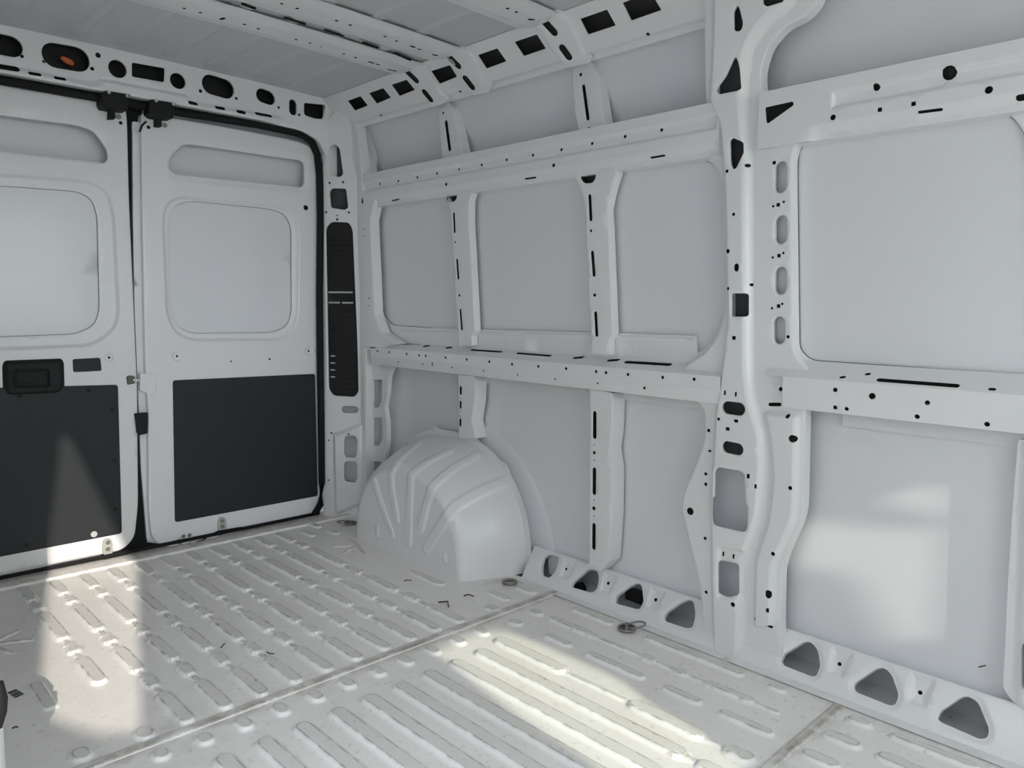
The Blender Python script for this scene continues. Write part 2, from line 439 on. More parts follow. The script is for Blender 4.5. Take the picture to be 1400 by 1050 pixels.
for x, y in [(-.498, -1.502), (-.401, -1.51), (-.63, -1.50), (.598, -1.535), (.705, -1.525)]: B.append((cap((x, y-.006), (x, y-.022), .024, 6), .009, .011))
for x in XS[0:10]:
    B.append((cap((x, -1.64), (x, -2.32), .029, 7), .011, .012))
    B.append((cap((x, -2.31), (x, -2.36), .013, 4), .006, .008)); B.append((cap((x, -2.39), (x, -2.43), .027, 6), .010, .012))
def run(L, x, segs, links, hw=.025, h=.010):
    for a, b in segs: L.append((seg(x, a, b, hw), h, .010))
    for a, b in links: L.append((cap((x, a), (x, b), .012, 4), h*.65, .007))
run(B, .470, [(-1.60, -1.88), (-2.11, -2.325), (-2.385, -2.455)], [(-1.86, -2.13), (-2.30, -2.40)], .028, .011)
run(B, .603, [(-1.68, -1.785), (-1.845, -2.055), (-2.12, -2.235), (-2.29, -2.435)], [], .021)
run(B, .709, [(-1.60, -1.80), (-1.97, -2.02), (-2.085, -2.13), (-2.18, -2.33)], [(-1.78, -1.99), (-2.0, -2.10), (-2.12, -2.2), (-2.31, -2.39)], .021)
run(B, .822, [(-1.60, -1.77), (-1.90, -2.235), (-2.31, -2.36)], [], .019)
for x, y in [(-.63, -2.49), (-.5, -2.49)]: pass
run(C3, .707, [(-2.515, -2.60), (-2.64, -2.95)], []); run(C3, .59, [(-2.515, -2.60), (-2.66, -2.95)], []); run(C3, .817, [(-2.54, -2.57), (-2.63, -2.82)], [], .02)
for x in XS[:11]: C3.append((cap((x, -2.55), (x, -2.58), .025, 6), .010, .011)); C3.append((cap((x, -2.68), (x, -3.2), .028, 6), .011, .012))
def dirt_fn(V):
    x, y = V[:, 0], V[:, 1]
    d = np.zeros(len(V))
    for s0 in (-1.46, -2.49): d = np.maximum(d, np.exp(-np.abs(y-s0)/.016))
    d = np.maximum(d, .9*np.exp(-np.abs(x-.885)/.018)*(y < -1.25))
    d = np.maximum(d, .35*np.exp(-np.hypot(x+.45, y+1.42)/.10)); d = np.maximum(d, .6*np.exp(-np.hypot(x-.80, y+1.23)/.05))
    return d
PFLR = Plane((0, 0, 0), (1, 0, 0), (0, 1, 0))
mb = MB(); mb.add([(-.985, -4.6, -.02), (1.1, -4.6, -.02), (1.1, .06, -.02), (-.985, .06, -.02)], [(0, 1, 2, 3)], 0, False)
fl = mb.build('floor', FLOORM, kind='structure')
def lap(y0, y1, up): return rect(-.985, y0, .905, y1)
for nm, y0, y1, ft in (('floor_panel', -1.468, -.10, A), ('floor_panel', -2.50, -1.452, B), ('floor_panel', -4.6, -2.484, C3)):
    mb = MB(); f2 = list(ft)
    # joggled lap joint: a low step along the forward edge
    if y1 > -1.0: f2.append((rect(-.98, -.135, .90, -.10), .010, .008))
    if nm and y0 > -2: f2.append((rect(-.98, y0, .90, y0+.030), .0035, .006))
    elif y0 > -3: f2.append((rect(-.98, y0, .90, y0+.030), .0035, .006))
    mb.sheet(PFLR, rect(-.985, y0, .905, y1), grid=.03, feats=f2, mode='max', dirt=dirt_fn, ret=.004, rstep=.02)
    if y1 < -1.4:
        for i in range(len(mb.v)):
            x_, y_, z_ = mb.v[i]; mb.v[i] = (x_, y_, z_-.003)
    mb.build('floor_panel', FLOORM, fl)
# rear sill plate in front of the doors
mb = MB(); mb.sheet(Plane((0, 0, -.006), (1, 0, 0), (0, 1, 0)), rect(-.985, -.105, .985, .06), feats=[(rp([(-.23+s*1., -.075), (-.17+s, -.075), (-.17+s, -.03), (-.23+s, -.03)], .01), .004, .006) for s in (-.35, .1, .35, .62)], grid=.05, dirt=lambda V: .3+0*V[:, 0])
mb.build('sill_plate', FLOORM, fl)

# ---- outer side panels, one per bay
def panel(outl, x, feats=(), name='side_panel'):
    mb = MB(); mb.sheet(PR(x), outl, feats=feats, grid=.08, ret=.0); return mb.build(name, SKIN, wr)
yc = [.0, .93, 1.58, 2.13, 3.3]
# lower bays
PL0 = PR(.985)
wheel_ring = circ((.80, .02), .56, 48)
def clip_arc(r0, cx=.84, cz=.0): 
    return [(cx+r0*math.cos(t), cz+r0*math.sin(t)) for t in np.linspace(0, math.pi, 30)]
rear_arc = clip_arc(.56)
panel(rect(.10, .09, .93, .80), .992, feats=[])
panel(rect(.935, .09, 1.60, .80), .992, feats=[(clip_arc(.575, .80), .012, .02)])
panel(rect(1.605, .09, 2.26, .80), .992)
panel(rect(2.265, .09, 2.86, .82), 1.0)
panel(rect(2.865, .09, 4.6, .82), 1.0)
# upper (high roof) bays
PUP = Plane((1.065, 0, 1.40), (0, -1, 0), (-.125, 0, .55))
u1_, u2_, u3_ = [PUP.px([q])[0][0] for q in ((613, 180), (806, 130), (985, 100))]
for a, b in ((.02, u1_), (u1_, u2_), (u2_, u3_), (u3_, 4.6)):
    mb = MB(); mb.sheet(PUP, rect(a, 0, b, .64), grid=.08, ret=0.); mb.build('side_panel', SKIN, wr)
# window bays
PWB = PR(.956)
B1 = poly(PWB, [(512, 300), (519, 283), (610, 262), (622, 300), (638, 452), (535, 445), (523, 430)], .03)
B2 = poly(PWB, [(632, 262), (808, 240), (826, 462), (640, 450)], .02)
B3 = poly(PWB, [(826, 236), (950, 216), (975, 222), (987, 245), (992, 425), (978, 462), (955, 484), (822, 462)], .05)
B4 = poly(PWB, [(1089, 225), (1092, 198), (1122, 189), (1378, 152), (1402, 182), (1418, 300), (1424, 515), (1108, 493), (1092, 478)], .03)
for bnd in (B1, B2, B3, B4):
    mb = MB(); big = [(p[0], p[1]) for p in inset(resample(bnd, .1), -.03)]
    mb.sheet(PR(.966), big, grid=.08, ret=.0); mb.build('window_panel', SKIN, wr)
for bnd in (B1, B2, B3, B4):
    mb = MB(); q = resample(bnd, .03); mb.tube([PWB.at(*p, -.0065) for p in q], .0016, 5, closed=True); mb.build('gap_shade_bead', CAV2, wr)  # dark bead added so the gap round each window reads as shaded
mb = MB(); mb.sheet(PWB, rect(.12, .83, 3.6, 1.50), [B1, B2, B3, B4], grid=.07, hret=.006, ret=.02, roll=.003)
mb.build('window_surround', PAINT, wr)

# ---- top rail
PT = PR(.905)
tl = [(517, 251), (542, 247), (568, 242), (595, 236.5), (625, 231), (656, 225), (690, 218), (726, 211.5), (765, 204), (807, 195.5), (852, 186), (902, 177), (757, 226, .0055), (610, 252, .0055)]
tr_ = [(1197, 118.5, .007), (1297, 99, .013), (1352, 123, .007), (1139, 160.5, .006)]
mb = MB()
hol = dots(PT, tl, .0045)+caps(PT, [(715, 244, 729, 242, .0018), (888, 215, 906, 212, .0018), (533, 274, 542, 272, .0018)])
band = lambda a, b: rp([(a, 1.535), (b, 1.535), (b, 1.577), (a, 1.577)], .003)
low = lambda a, b: [(a, 1.455), (b, 1.455), (b, 1.498), (a, 1.498)]
mb.sheet(PT, rect(.14, 1.462, 2.04, 1.612), hol, feats=[(band(.15, 2.03), -.010, .008), (rect(.13, 1.44, 2.05, 1.500), -.014, .022)], grid=.05, ret=.06, hret=.004)
mb.build('top_rail', PAINT, wr)
mb = MB()
hol = dots(PT, tr_)+[sq(PT, 1203, 150, .010), sq(PT, 1249, 142, .010)]+caps(PT, [(1256, 153, 1286, 149, .002), (1392, 133, 1405, 131, .004)])+[(poly(PT, [(1046.5, 147), (1084, 138.6), (1085.4, 143.6), (1050, 169), (1048, 167)], .004), .018, 1)]
mb.sheet(PT, rect(2.16, 1.462, 3.6, 1.612), hol, feats=[(band(2.36, 3.59), -.010, .008), (rect(2.30, 1.44, 3.65, 1.500), -.014, .022)], grid=.05, ret=.06, hret=.004)
mb.build('top_rail', PAINT, wr)

# ---- belt rails: front face, sloping ledge with slots, upright strip behind
def ledge_plane(x0, z0, x1, z1): return Plane((x0, 0, z0), (0, -1, 0), (x1-x0, 0, z1-z0))
mb = MB(); PB = PR(.90)
bd = [(516, 480), (532, 481.5), (556, 484), (573, 486), (582, 486.5), (609, 489), (638, 491.5), (669, 494.5), (700, 498), (736, 501), (774, 504), (815, 508), (828.5, 509.5), (858.5, 512), (906, 516), (949, 518.5)]
bs = [(544.5, 495, .003), (578, 498, .003), (618, 502.5, .003), (661, 507, .003), (707.5, 512.5, .003), (759, 518, .003), (817, 524, .003), (881, 530.5, .004)]
PB2 = Plane((.90, 0, .787), (0, -1, 0), (.006, 0, -.035))
mb.sheet(PB, rect(.26, .787, 2.08, .826), dots(PB, bd, .0045), grid=.03, ret=.0, hret=.003)
mb.sheet(PB2, rect(.26, 0, 2.08, .042), dots(PB2, bs)+caps(PB2, [(591, 496, 591, 500, .002)]), grid=.03, ret=.012, hret=.003)
PLG = ledge_plane(.90, .826, .955, .852)
sl = [(a_, b_, c_, d_, w_*1.35 if w_ < .006 else w_*1.5) for a_, b_, c_, d_, w_ in [(542, 469.5, 574, 471.5, .005), (580, 473.5, 586, 472.8, .004), (611, 475.5, 618, 474.8, .004), (645, 478.5, 685, 481, .005), (708, 483, 752, 486.5, .005), (786, 489.5, 797, 488.4, .004), (833, 493, 845, 492.2, .004), (857, 495, 915, 498.5, .006)]]
mb.sheet(PLG, rect(.26, 0, 2.08, math.hypot(.055, .026)), caps(PLG, sl), grid=.03, ret=.0, hret=.02)
mb.build('belt_rail', PAINT, wr)
PS = PR(.9545); mb = MB()
strip = poly(PS, [(541, 447), (952, 459), (954, 492), (541, 471)], .004)
mb.sheet(PS, strip, [], feats=[(circ(PS.px([p])[0], .008), .001, .003) for p in [(648, 461), (668, 464), (749, 467.5), (806, 470), (868.5, 478), (692, 466)]]+[(poly(PS, [(545, 449), (950, 462), (950, 466), (545, 452)], .001), .003, .003)], grid=.05, ret=.004)
mb.build('flange_strip', PAINT, wr)
mb = MB()
PBr2 = Plane((.90, 0, .800), (0, -1, 0), (.012, 0, -.045))
mb.sheet(PB, rect(2.27, .800, 3.6, .842), dots(PB, [(1142, 533, .005), (1192.5, 541.6, .007), (1268, 550.7, .005)]), grid=.04, ret=0., hret=.003)
mb.sheet(PBr2, rect(2.27, 0, 3.6, .046), [sq(PBr2, 1142, 557, .010)]+dots(PBr2, [(1157.6, 559, .0045), (1254, 569.6, .005), (1349.6, 580, .005)]), grid=.04, ret=.02, hret=.003)
PLR = ledge_plane(.90, .842, .955, .885)
mb.sheet(PLR, rect(2.22, 0, 3.6, math.hypot(.055, .043)), caps(PLR, [(1202, 519.5, 1308, 527.5, .0065)])+caps(PLR, [(1150, 516, 1154, 515.5, .003), (1185, 511.7, 1188, 511.3, .003), (1354, 532, 1359, 532.3, .003)]), grid=.03, ret=0., hret=.003)
mb.build('belt_rail', PAINT, wr)
# drip flange hanging behind the belts
mb = MB(); mb.sheet(PR(.978), rect(.28, .712, 2.0, .74), grid=.2, ret=.003); mb.build('drip_flange', PAINT, wr)
mb = MB(); mb.sheet(PR(.990), rect(2.40, .712, 2.82, .77), grid=.2, ret=.003); mb.build('drip_flange', PAINT, wr)

# ---- window ribs and lower ribs
PRB = PR(.918)
def rib(name, outl, slots, dts=(), extra=(), P=PRB, feats=(), ret=.032, r=.006):
    mb = MB(); mb.sheet(P, poly(P, outl, r), caps(P, slots)+dots(P, dts)+list(extra), feats=feats, grid=.03, ret=ret, hret=.004, roll=.0025)
    return mb.build(name, PAINT, wr)
rib('window_rib', [(604, 262), (646, 258), (641, 275), (641, 305), (649, 452), (644, 459), (645, 473), (627, 472), (616, 290), (612, 272)],
    [(620, 292, 621.3, 317, .0035), (624.5, 355.5, 626.3, 380.5, .0035), (629, 424, 631.2, 450, .0035)], [(622.5, 331, .0035), (628, 404, .0045)],
    [(poly(PRB, [(609, 256), (625, 254), (624, 272), (620, 276), (613, 276), (610, 272)], .010), .02, 1)])
rib('window_rib', [(781, 234), (842, 228), (843, 236), (835, 262), (830, 285), (832, 315), (837.5, 457), (832, 465), (833, 486), (809, 484), (800, 290), (795, 262)],
    [(806, 268, 807.5, 300, .004), (809.5, 345, 811.8, 376, .004), (814, 428, 815.5, 458, .004)], [(808, 315.5, .004), (813, 403.5, .005)],
    [(poly(PRB, [(793, 226), (814, 223), (814, 243), (810, 250), (799, 251), (794, 245)], .012), .02, 1)])
rib('lower_rib', [(626, 512), (648, 514), (650, 522), (649, 548), (645, 575), (650, 600), (627, 598)],
    [(630, 530, 630, 538, .004), (629.8, 550, 629.8, 557, .004), (629.5, 574, 629.5, 581, .004)], [(630, 544, .002), (630, 563, .002), (629.5, 569, .002)], ret=.06)
rib('lower_rib', [(806, 530), (836, 537), (838, 546), (836, 592), (832.5, 614), (837, 642), (836, 705), (832, 768), (820, 781), (805, 774)],
    [(812.8, 565, 812.6, 597, .005), (812.3, 642, 812.1, 674, .005), (811.8, 718, 811.5, 749, .005)],
    [(812.5, 608, .002), (812.5, 619, .005), (812.4, 629.5, .002), (812.2, 684, .002), (812, 695, .006), (811.9, 705.5, .002)], ret=.065)
PU = PR(.94)
rib('roof_side_rib', [(598, 146), (612, 139), (619, 147), (624, 170), (633, 214), (605, 221)], [(609.5, 167, 614.5, 204, .0055)], [(606, 154.5, .004), (617, 215, .0035)], P=PU, ret=.045)
rib('roof_side_rib', [(781, 92), (806, 80), (812, 94), (817, 100), (822, 140), (828, 176), (792, 183), (785, 150)], [(797.5, 118, 803.5, 162, .0065)], [(794, 102, .005), (805, 176, .005)], P=PU, ret=.045)
rib('roof_side_rib', [(474, 168), (490, 162), (490, 185), (497, 210), (508, 243), (484, 250), (479, 215)], [(484, 219, 488, 233, .007)], P=PU, ret=.045)

# ---- big body pillar
bend = lambda u, v: np.clip(v-1.62, 0, 1)*.30
PP = PR(.925, bend); PQ = PR(.901, bend)
outl = [(962, -60), (963, 60), (964, 150), (968, 212), (985, 235), (990, 260), (993, 425), (980, 462), (962, 485), (937, 500), (935, 520), (936, 541), (955, 549), (963, 560), (964, 600), (955, 628), (936, 672), (931, 696), (943, 742), (955, 790), (961, 835), (960, 868),
        (966, 925), (1012, 945), (1045, 940), (1068, 900), (1066, 850), (1068, 778), (1075, 755), (1093, 716), (1098, 695), (1101, 560), (1106, 558), (1106, 505), (1090, 492), (1083, 475), (1082, 215), (1088, 194), (1112, 186), (1112, 112), (1078, 118), (1041, 126), (1040, 95), (1050, 62), (1073, 36), (1102, 22), (1120, 0), (1128, -60)]
raise_ = [(975, -60), (974, 60), (968, 145), (984, 175), (990, 260), (994, 440), (984, 520), (978, 560), (975, 620), (971, 680), (972, 790), (974, 850), (976, 965), (1012, 975), (1020, 850), (1021, 775), (1046, 705), (1051, 640), (1050, 595), (1034, 545), (1030, 500), (1029, 215), (1022, 130), (1028, 70), (1052, 35), (1090, 5), (1100, -60)]
hp = lambda L, r=.006: poly(PQ, L, r)
holes = [hp([(1007.4, 6), (1010.6, 11), (1015.6, 32), (1013, 41), (1008, 43), (1002.7, 41), (1002, 15)], .008),
  hp([(1042, -12), (1074, -12), (1070, 2), (1048, 9), (1042, 5)]),
  hp([(1005, 77), (1008, 82), (1011, 94), (1011.4, 121), (1008, 124), (982, 129), (978.5, 124), (980, 119), (991, 104), (1002, 80)]),
  hp([(997, 192), (1001, 188), (1015, 194), (1015.6, 210), (1006, 230), (1002, 231.5), (998, 224)]),
  hp([(1046.5, 147), (1084, 138.6), (1085.4, 143.6), (1050, 169), (1048, 167)], .004),
  hp([(999, 401), (1020, 401), (1020, 433), (999, 433)], .008),
  hp([(976.4, 645), (979, 640), (983, 639), (1012, 643.6), (1017.6, 649), (1019.6, 689), (1022, 691), (1021.6, 724), (1017, 727.6), (1012, 727), (976, 719), (971.4, 712), (971.4, 681), (975.6, 680)], .008),
  hp([(980.4, 770), (983, 766.6), (1004, 771), (1008, 774), (1008, 813), (1004, 815.6), (993, 818), (983, 814.4), (980.4, 811)], .006)]
holes += caps(PQ, [(994, 557.5, 1010, 559.5, .019), (993.5, 611.5, 1008, 614.5, .018)], .01)
holes += caps(PP, [(1067, 229, 1067, 255, .0175), (1067.5, 303, 1067.5, 325, .0175), (1067, 373, 1067, 394, .0175), (1065, 441, 1065, 462, .0175)], .01)
holes += dots(PQ, [(1019, 225.5), (994, 234, .004), (1003, 293, .004), (995, 343.5, .0055), (1022.5, 389, .004), (995, 394.5, .004), (982.5, 573, .004), (1002, 826.5, .006)])
holes += caps(PQ, [(1007, 363.5, 1007, 368, .007)])
holes += [sq(PQ, 1003.5, 462, .011), sq(PQ, 991, 537, .006, .013), sq(PQ, 1006, 539, .006, .013), sq(PQ, 1006.5, 575.5, .012, .009), sq(PQ, 995, 586.5, .012, .010), sq(PQ, 987, 758, .006, .014), sq(PQ, 1001, 761.5, .006, .014),
          sq(PQ, 1023, 651, .009, .013), sq(PQ, 1033, 665, .007, .012)]
holes += [sq(PP, 970.4, 616.5, .010, .006), sq(PP, 965, 648, .010, .008), sq(PP, 1053, 832.5, .009, .012), sq(PP, 1034.5, 844.5, .008)]
holes += dots(PP, [(960.5, 545.5, .005), (969, 588.6, .0045), (965, 662), (943.8, 699, .010), (964, 736), (965.5, 809.6), (1067.5, 532, .005), (1086, 533.6, .005), (1080, 568.6, .005), (1087, 599, .009), (1084, 666, .005), (1060.6, 755.5, .005), (1054.6, 856, .005)])
holes += caps(PP, [(1053, 553, 1066, 553, .0035), (1054, 808.5, 1054, 812.5, .008)])
holes += [sq(PP, x, y, .010) for x, y in ((1064, 280), (1065, 349.5), (1064.5, 418.5))]+dots(PP, [(1057, 282, .003), (1071.5, 276, .003), (1056.5, 352, .003), (1071, 346, .003), (1055.5, 421.5, .003), (1069.5, 415.5, .003), (1058.5, 222.5, .0045), (1077.5, 460.5, .004)])
mb = MB()
ro = poly(PP, outl, .02); rz_ = poly(PP, raise_, .03)
flange = poly(PP, [(1044, 560), (1052, 600), (1056, 650), (1050, 710), (1032, 765), (1030, 860), (1060, 860), (1062, 775), (1090, 712), (1093, 690), (1095, 565)], .02)
mb.sheet(PP, ro, holes, feats=[(rz_, .024, .020), (flange, .016, .014), (poly(PQ, [(979, 745), (1018, 752), (1016, 822), (979, 820)], .015), -.008, .012)], grid=.025, ret=.035, hret=.007, roll=.003)
mb.build('body_pillar', PAINT, wr)
# dark sheet inside the pillar: shade of the box section, painted
mb = MB(); mb.sheet(PR(.948, bend), poly(PP, [(978, -60), (978, 150), (1000, 240), (1000, 500), (980, 500), (980, 630), (1030, 630), (1030, 300), (1032, 100), (1080, 0), (1080, -60)], .01), grid=.2, ret=.0)
mb.build('pillar_shade_sheet', CAV2, wr)
# next pillar at the right border
mb = MB(); Pn = PR(.965)
mb.sheet(Pn, poly(Pn, [(1392, 600), (1384, 700), (1378, 800), (1371, 940), (1385, 960), (1460, 1010), (1500, 620)], .01), [poly(Pn, [(1398, 880), (1410, 870), (1425, 960), (1398, 938)], .01)], feats=[(poly(Pn, [(1398, 560), (1384, 960), (1500, 1050), (1560, 600)], .01), .012, .02)], grid=.04, ret=.05)
mb.build('front_pillar', PAINT, wr)

# ---- sill with triangular openings
SV = np.array([.072, 0, .115])
PSL = Plane((.898, 0, -.004), (0, -1, 0), SV)
tri = [[(739, 774), (743, 761), (750, 757), (764, 762), (758, 780), (750, 790), (740, 786)],
 [(780.5, 801), (783, 795), (801, 779), (807, 777), (816, 780.5), (818, 790), (816, 803), (809, 810), (783, 803)],
 [(840.5, 820.5), (842, 814), (863, 799), (871, 796.5), (876.5, 800), (879, 822), (873, 833), (842, 825)],
 [(907, 844), (910, 837), (928.5, 824), (939, 819.5), (947, 821), (950, 840), (946, 857), (938, 858.5), (909, 849)],
 [(1067, 903), (1070, 894), (1098, 877), (1106.5, 876.5), (1116.5, 886.5), (1121, 909), (1115, 924), (1108, 924), (1070, 909)],
 [(1166, 939), (1169.5, 932), (1198, 913), (1208, 912), (1218.5, 922), (1228, 949.5), (1223.5, 963), (1216, 964), (1169.5, 945.7)],
 [(1281, 982), (1285, 972), (1314, 952.5), (1324, 951.5), (1336.6, 959.5), (1352, 997), (1349, 1008.5), (1339, 1010), (1286, 987)]]
def sill(u0, u1, tr, dt, name='sill_rail'):
    mb = MB(); hs = [(poly(PSL, t, .010), .012) for t in tr]; fe = []
    for t in tr:
        q = poly(PSL, t, .012); fe.append((inset(resample(q, .02), -.014), -.004, .010))
    vt = float(np.linalg.norm(SV))
    mids = []
    for a, b in zip(tr[:-1], tr[1:]):
        ca = np.mean(PSL.px(a), 0); cb = np.mean(PSL.px(b), 0); m_ = (ca+cb)/2
        if abs(ca[0]-cb[0]) < .3: fe.append((rp([(m_[0]-.028, .052), (m_[0]+.018, .052), (m_[0]+.028, vt-.006), (m_[0]-.035, vt-.006)], .012), -.008, .012))
    mb.sheet(PSL, rect(u0, 0, u1, vt), hs+dots(PSL, dt, .0045), feats=fe, grid=.03, ret=.03, hret=.004, roll=.002)
    # turned-out foot along the floor
    mb.sheet(Plane((.868, 0, .0015), (0, -1, 0), (1, 0, 0)), rect(u0, 0, u1, .034), grid=.05, ret=.002)
    return mb.build(name, PAINT, wr)
sill(1.27, 2.14, tri[:4], [(772.5, 777, .004), (830, 796.5, .005), (895, 819, .005)])
sill(2.16, 3.6, tri[4:], [(1146.6, 907, .0045), (1257, 946, .0045)])
# black plugs seen through two of the sill openings
PK = PR(.981); mb = MB(); mb.prism(PK, poly(PK, [(857, 802), (884, 808), (884, 828), (857, 818)], .006), 0, .01); mb.build('drain_plug', RUBBER, wr)
mb = MB(); mb.prism(PK, poly(PK, [(782, 799), (797, 795), (802, 803), (801, 812), (784, 806)], .008), 0, .01); mb.build('drain_plug', RUBBER, wr)

# ---- cant rail between side and roof
PC = Plane((.905, 0, 1.842), (0, -1, 0), (-.115, 0, .119)); CV = math.hypot(.115, .119)
sqs = [[(475, 138), (493, 131.5), (503, 144.5), (485, 151.5)], [(504, 127.5), (524, 120.5), (534.5, 133.5), (515, 142)], [(535, 116), (556, 109), (567.5, 123), (546, 131.5)],
       [(589, 97.5), (615, 89), (625, 105), (601, 115)], [(653, 75.5), (680, 66), (692.5, 84), (665, 94)], [(703, 57.5), (734, 47), (746.5, 66.5), (716, 77)],
       [(793, 26), (830, 13), (842, 35), (804, 47.5)], [(851, 4), (890, -10), (904.5, 14), (863, 28.5)]]
def cant(u0, u1, hs, dt=()):
    mb = MB(); mb.sheet(PC, rect(u0+.001, -.02, u1-.001, CV-.006), [(poly(PC, q, .004), .003) for q in hs]+dots(PC, dt, .005), feats=[(rect(u0-.01, -.03, u1+.01, .012), -.008, .012)], grid=.04, ret=.05)
    o = mb.build('cant_panel', PAINT, wr)
    mb = MB(); mb.sheet(Plane((.905+.045, 0, 1.842+.05), (0, -1, 0), (-.115, 0, .119)), rect(u0-.12, -.05, u1, CV+.04), grid=.3, ret=0.); mb.build('rail_shade_sheet', CAV2, o)  # dark sheet whose colour gives the shade behind the square openings
cant(.02, .735, sqs[:3], [(520.5, 158)]); cant(.735, 1.02, sqs[3:4], [(629, 125.5)]); cant(1.02, 1.48, sqs[4:6]); cant(1.48, 2.6, sqs[6:], [(886, 47)])
PC2 = Plane((.905-.010, 0, 1.842-.010), (0, -1, 0), (-.115, 0, .119))
def bow_foot(outl, cp):
    mb = MB(); mb.sheet(PC2, poly(PC2, outl, .01), [(h[0], .007, 1) for h in caps(PC2, cp)], feats=[(poly(PC2, outl[:], .01), .0, .01)], grid=.03, ret=.016, roll=.0025)
    mb.build('bow_foot', PAINT, wr)
bow_foot([(541, 94), (566, 85), (577, 91), (590, 106), (600, 128), (613, 137), (604, 143), (589, 147), (573, 124), (561, 107)], [(557, 99, 568.5, 110, .014), (580.5, 126.5, 588, 136, .014)])
bow_foot([(598, 71), (622, 62), (637, 69), (648, 84), (657, 108), (671, 118), (668, 127), (646, 131), (630, 105), (618, 85)], [(614, 78.5, 626, 90, .014), (636.5, 108, 645, 119, .014)])
bow_foot([(712, 13), (735, 2), (758, 12), (777, 30), (788, 55), (797, 74), (808, 80), (806, 86), (777, 93), (752, 66), (739, 43)], [(745, 31, 757, 44, .014), (769, 66.5, 777, 77.5, .014)])

# ---- ceiling
def zroof(x): return 1.960+.010*(1-np.clip(np.abs(x)/.8, 0, 1)**2)
class Roof(Plane):
    def __init__(s, off): s.off = off; s.U = np.array([1., 0, 0]); s.V = np.array([0, 1., 0]); s.N = np.array([0, 0, -1.]); s.bend = None
    def px(s, pts):
        out = []
        for p in pts:
            d = ray(*p); z = 2.0
            for _ in range(12):
                t = (z-CAM[2])/d[2]; P = CAM+d*t; z = float(zroof(np.array(min(abs(P[0]), .8))))-s.off
            out.append((P[0], P[1]))
        return out
    def at(s, u, v, h):
        u, v, h = [np.asarray(a, float) for a in (u, v, h)]; return np.stack([u, v, zroof(u)-s.off-h], -1)
mb = MB(); mb.add([(-1., -4.6, 2.06), (1.1, -4.6, 2.06), (1.1, .06, 2.06), (-1., .06, 2.06)], [(0, 1, 2, 3)], 0, False)
ce = mb.build('ceiling', ROOFM, kind='structure')
RR = Roof(.0)
for a, b in ((-.62, -.02), (-.865, -.625), (-1.47, -.87), (-4.6, -1.475)):
    fe = []
    for x in (-.76, -.58, -.42, -.26, -.10, .06, .22, .40, .58):
        fe.append((rect(x, a-.01 if a > -2 else a-.01, x+.05, -.11 if b > -.1 else b+.01), .007, .012))
    mb = MB(); mb.sheet(RR, rect(-.99, a, .80, b), feats=fe, grid=.07, ret=0.); mb.build('roof_panel', ROOFM, ce)
RB = Roof(.010)
def bow(y0, y1, hpx, slots, notch):
    mb = MB(); hs = dots(RB, hpx, .005)+caps(RB, slots)+[(h[0], .003, 1) for h in caps(RB, notch)]
    ol = [(-.985, y1), (-.985, y0), (.79, y0), (.79, y1)]
    mb.sheet(RB, ol, hs, feats=[(rect(-1.2, y0+.012, .95, y1-.012), .010, .045)], grid=.05, ret=.0)
    mb.build('roof_bow', PAINT, ce)
yA0 = RB.px([(500, 63)])[0][1]; yB0 = RB.px([(530, 31)])[0][1]; yC0 = RB.px([(733, 4)])[0][1]
nA = [(333, 6.5, 347, 11.5, .005), (390, 25, 416, 33, .006), (445, 41.5, 469, 50, .006), (497, 59, 516, 65.5, .006), (541, 74, 561, 82.5, .006)]
bow(yA0-.004, yA0+.19, [(405, 50), (424, 55), (470, 70), (486, 75), (439, 60, .003), (353, 35), (334, 29), (274, 13), (252, 7)], [(505, 81, 510, 82.5, .004), (515, 84, 518, 85, .003), (531, 91, 534, 92, .003), (536, 92.5, 541, 93.5, .004), (302, 22, 306, 20.5, .006)], nA)
bow(yB0, yB0+.19, [(385, .5), (406, 7), (460, 24), (479, 30), (526, 46), (542, 52)], [(562, 59, 566, 60.5, .004), (572, 63, 575, 64, .003), (593, 71, 597, 72, .004)], [])
bow(yC0, yC0+.19, [(694, 7), (706, 12)], [(724, 22, 729, 22.5, .004)], [])

# =================================================================== REAR
mb = MB(); mb.sheet(PY(.085), rect(-1.0, -.06, 1.1, 2.06), grid=.5, ret=0.); rear = mb.build('wall_rear', PAINT, kind='structure')
PH = PY(-.045)
hol = caps(PH, [(-12, 57.5, 15, 63, .036), (76, 75.5, 105, 80.5, .044), (289.5, 115.5, 308, 121, .040), (359.5, 130.5, 368, 133.5, .030), (401, 141.5, 401, 151.5, .019)], .012)
hol += [(circ(PH.px([(161, 94)])[0], .033, 20), .01), (circ(PH.px([(243.5, 110.5)])[0], .031, 20), .01), (poly(PH, [(180.5, 85), (225.5, 93), (224.5, 112.5), (180.5, 104.5)], .008), .004),
        (poly(PH, [(416, 140), (446, 143), (442, 163), (430, 162), (416, 157)], .012), .012)]
hol += dots(PH, [(30, 77, .005), (60, 84, .005), (134, 75.5, .008), (126, 94, .006), (274, 124.5, .006), (323, 134.5, .005), (381, 147, .005), (409, 157, .005), (455, 169, .005)])
hol += caps(PH, [(-3, 91, 22, 95, .010), (40, 101, 53, 103, .006), (75, 107, 87, 109, .006), (258, 141, 267, 142.5, .005), (295, 147.5, 304, 149, .005), (324, 153, 332, 154.5, .005), (350, 155.5, 369, 159, .007)])
mb = MB()
hd_top = [(-120, -2), (0, 24), (100, 46), (200, 68), (350, 100), (395, 113), (440, 118), (466, 121)]
hd_bot = [(468, 180), (462, 240), (452, 250), (447, 215), (436, 192), (412, 178), (350, 164), (238, 143), (0, 100), (-120, 80)]
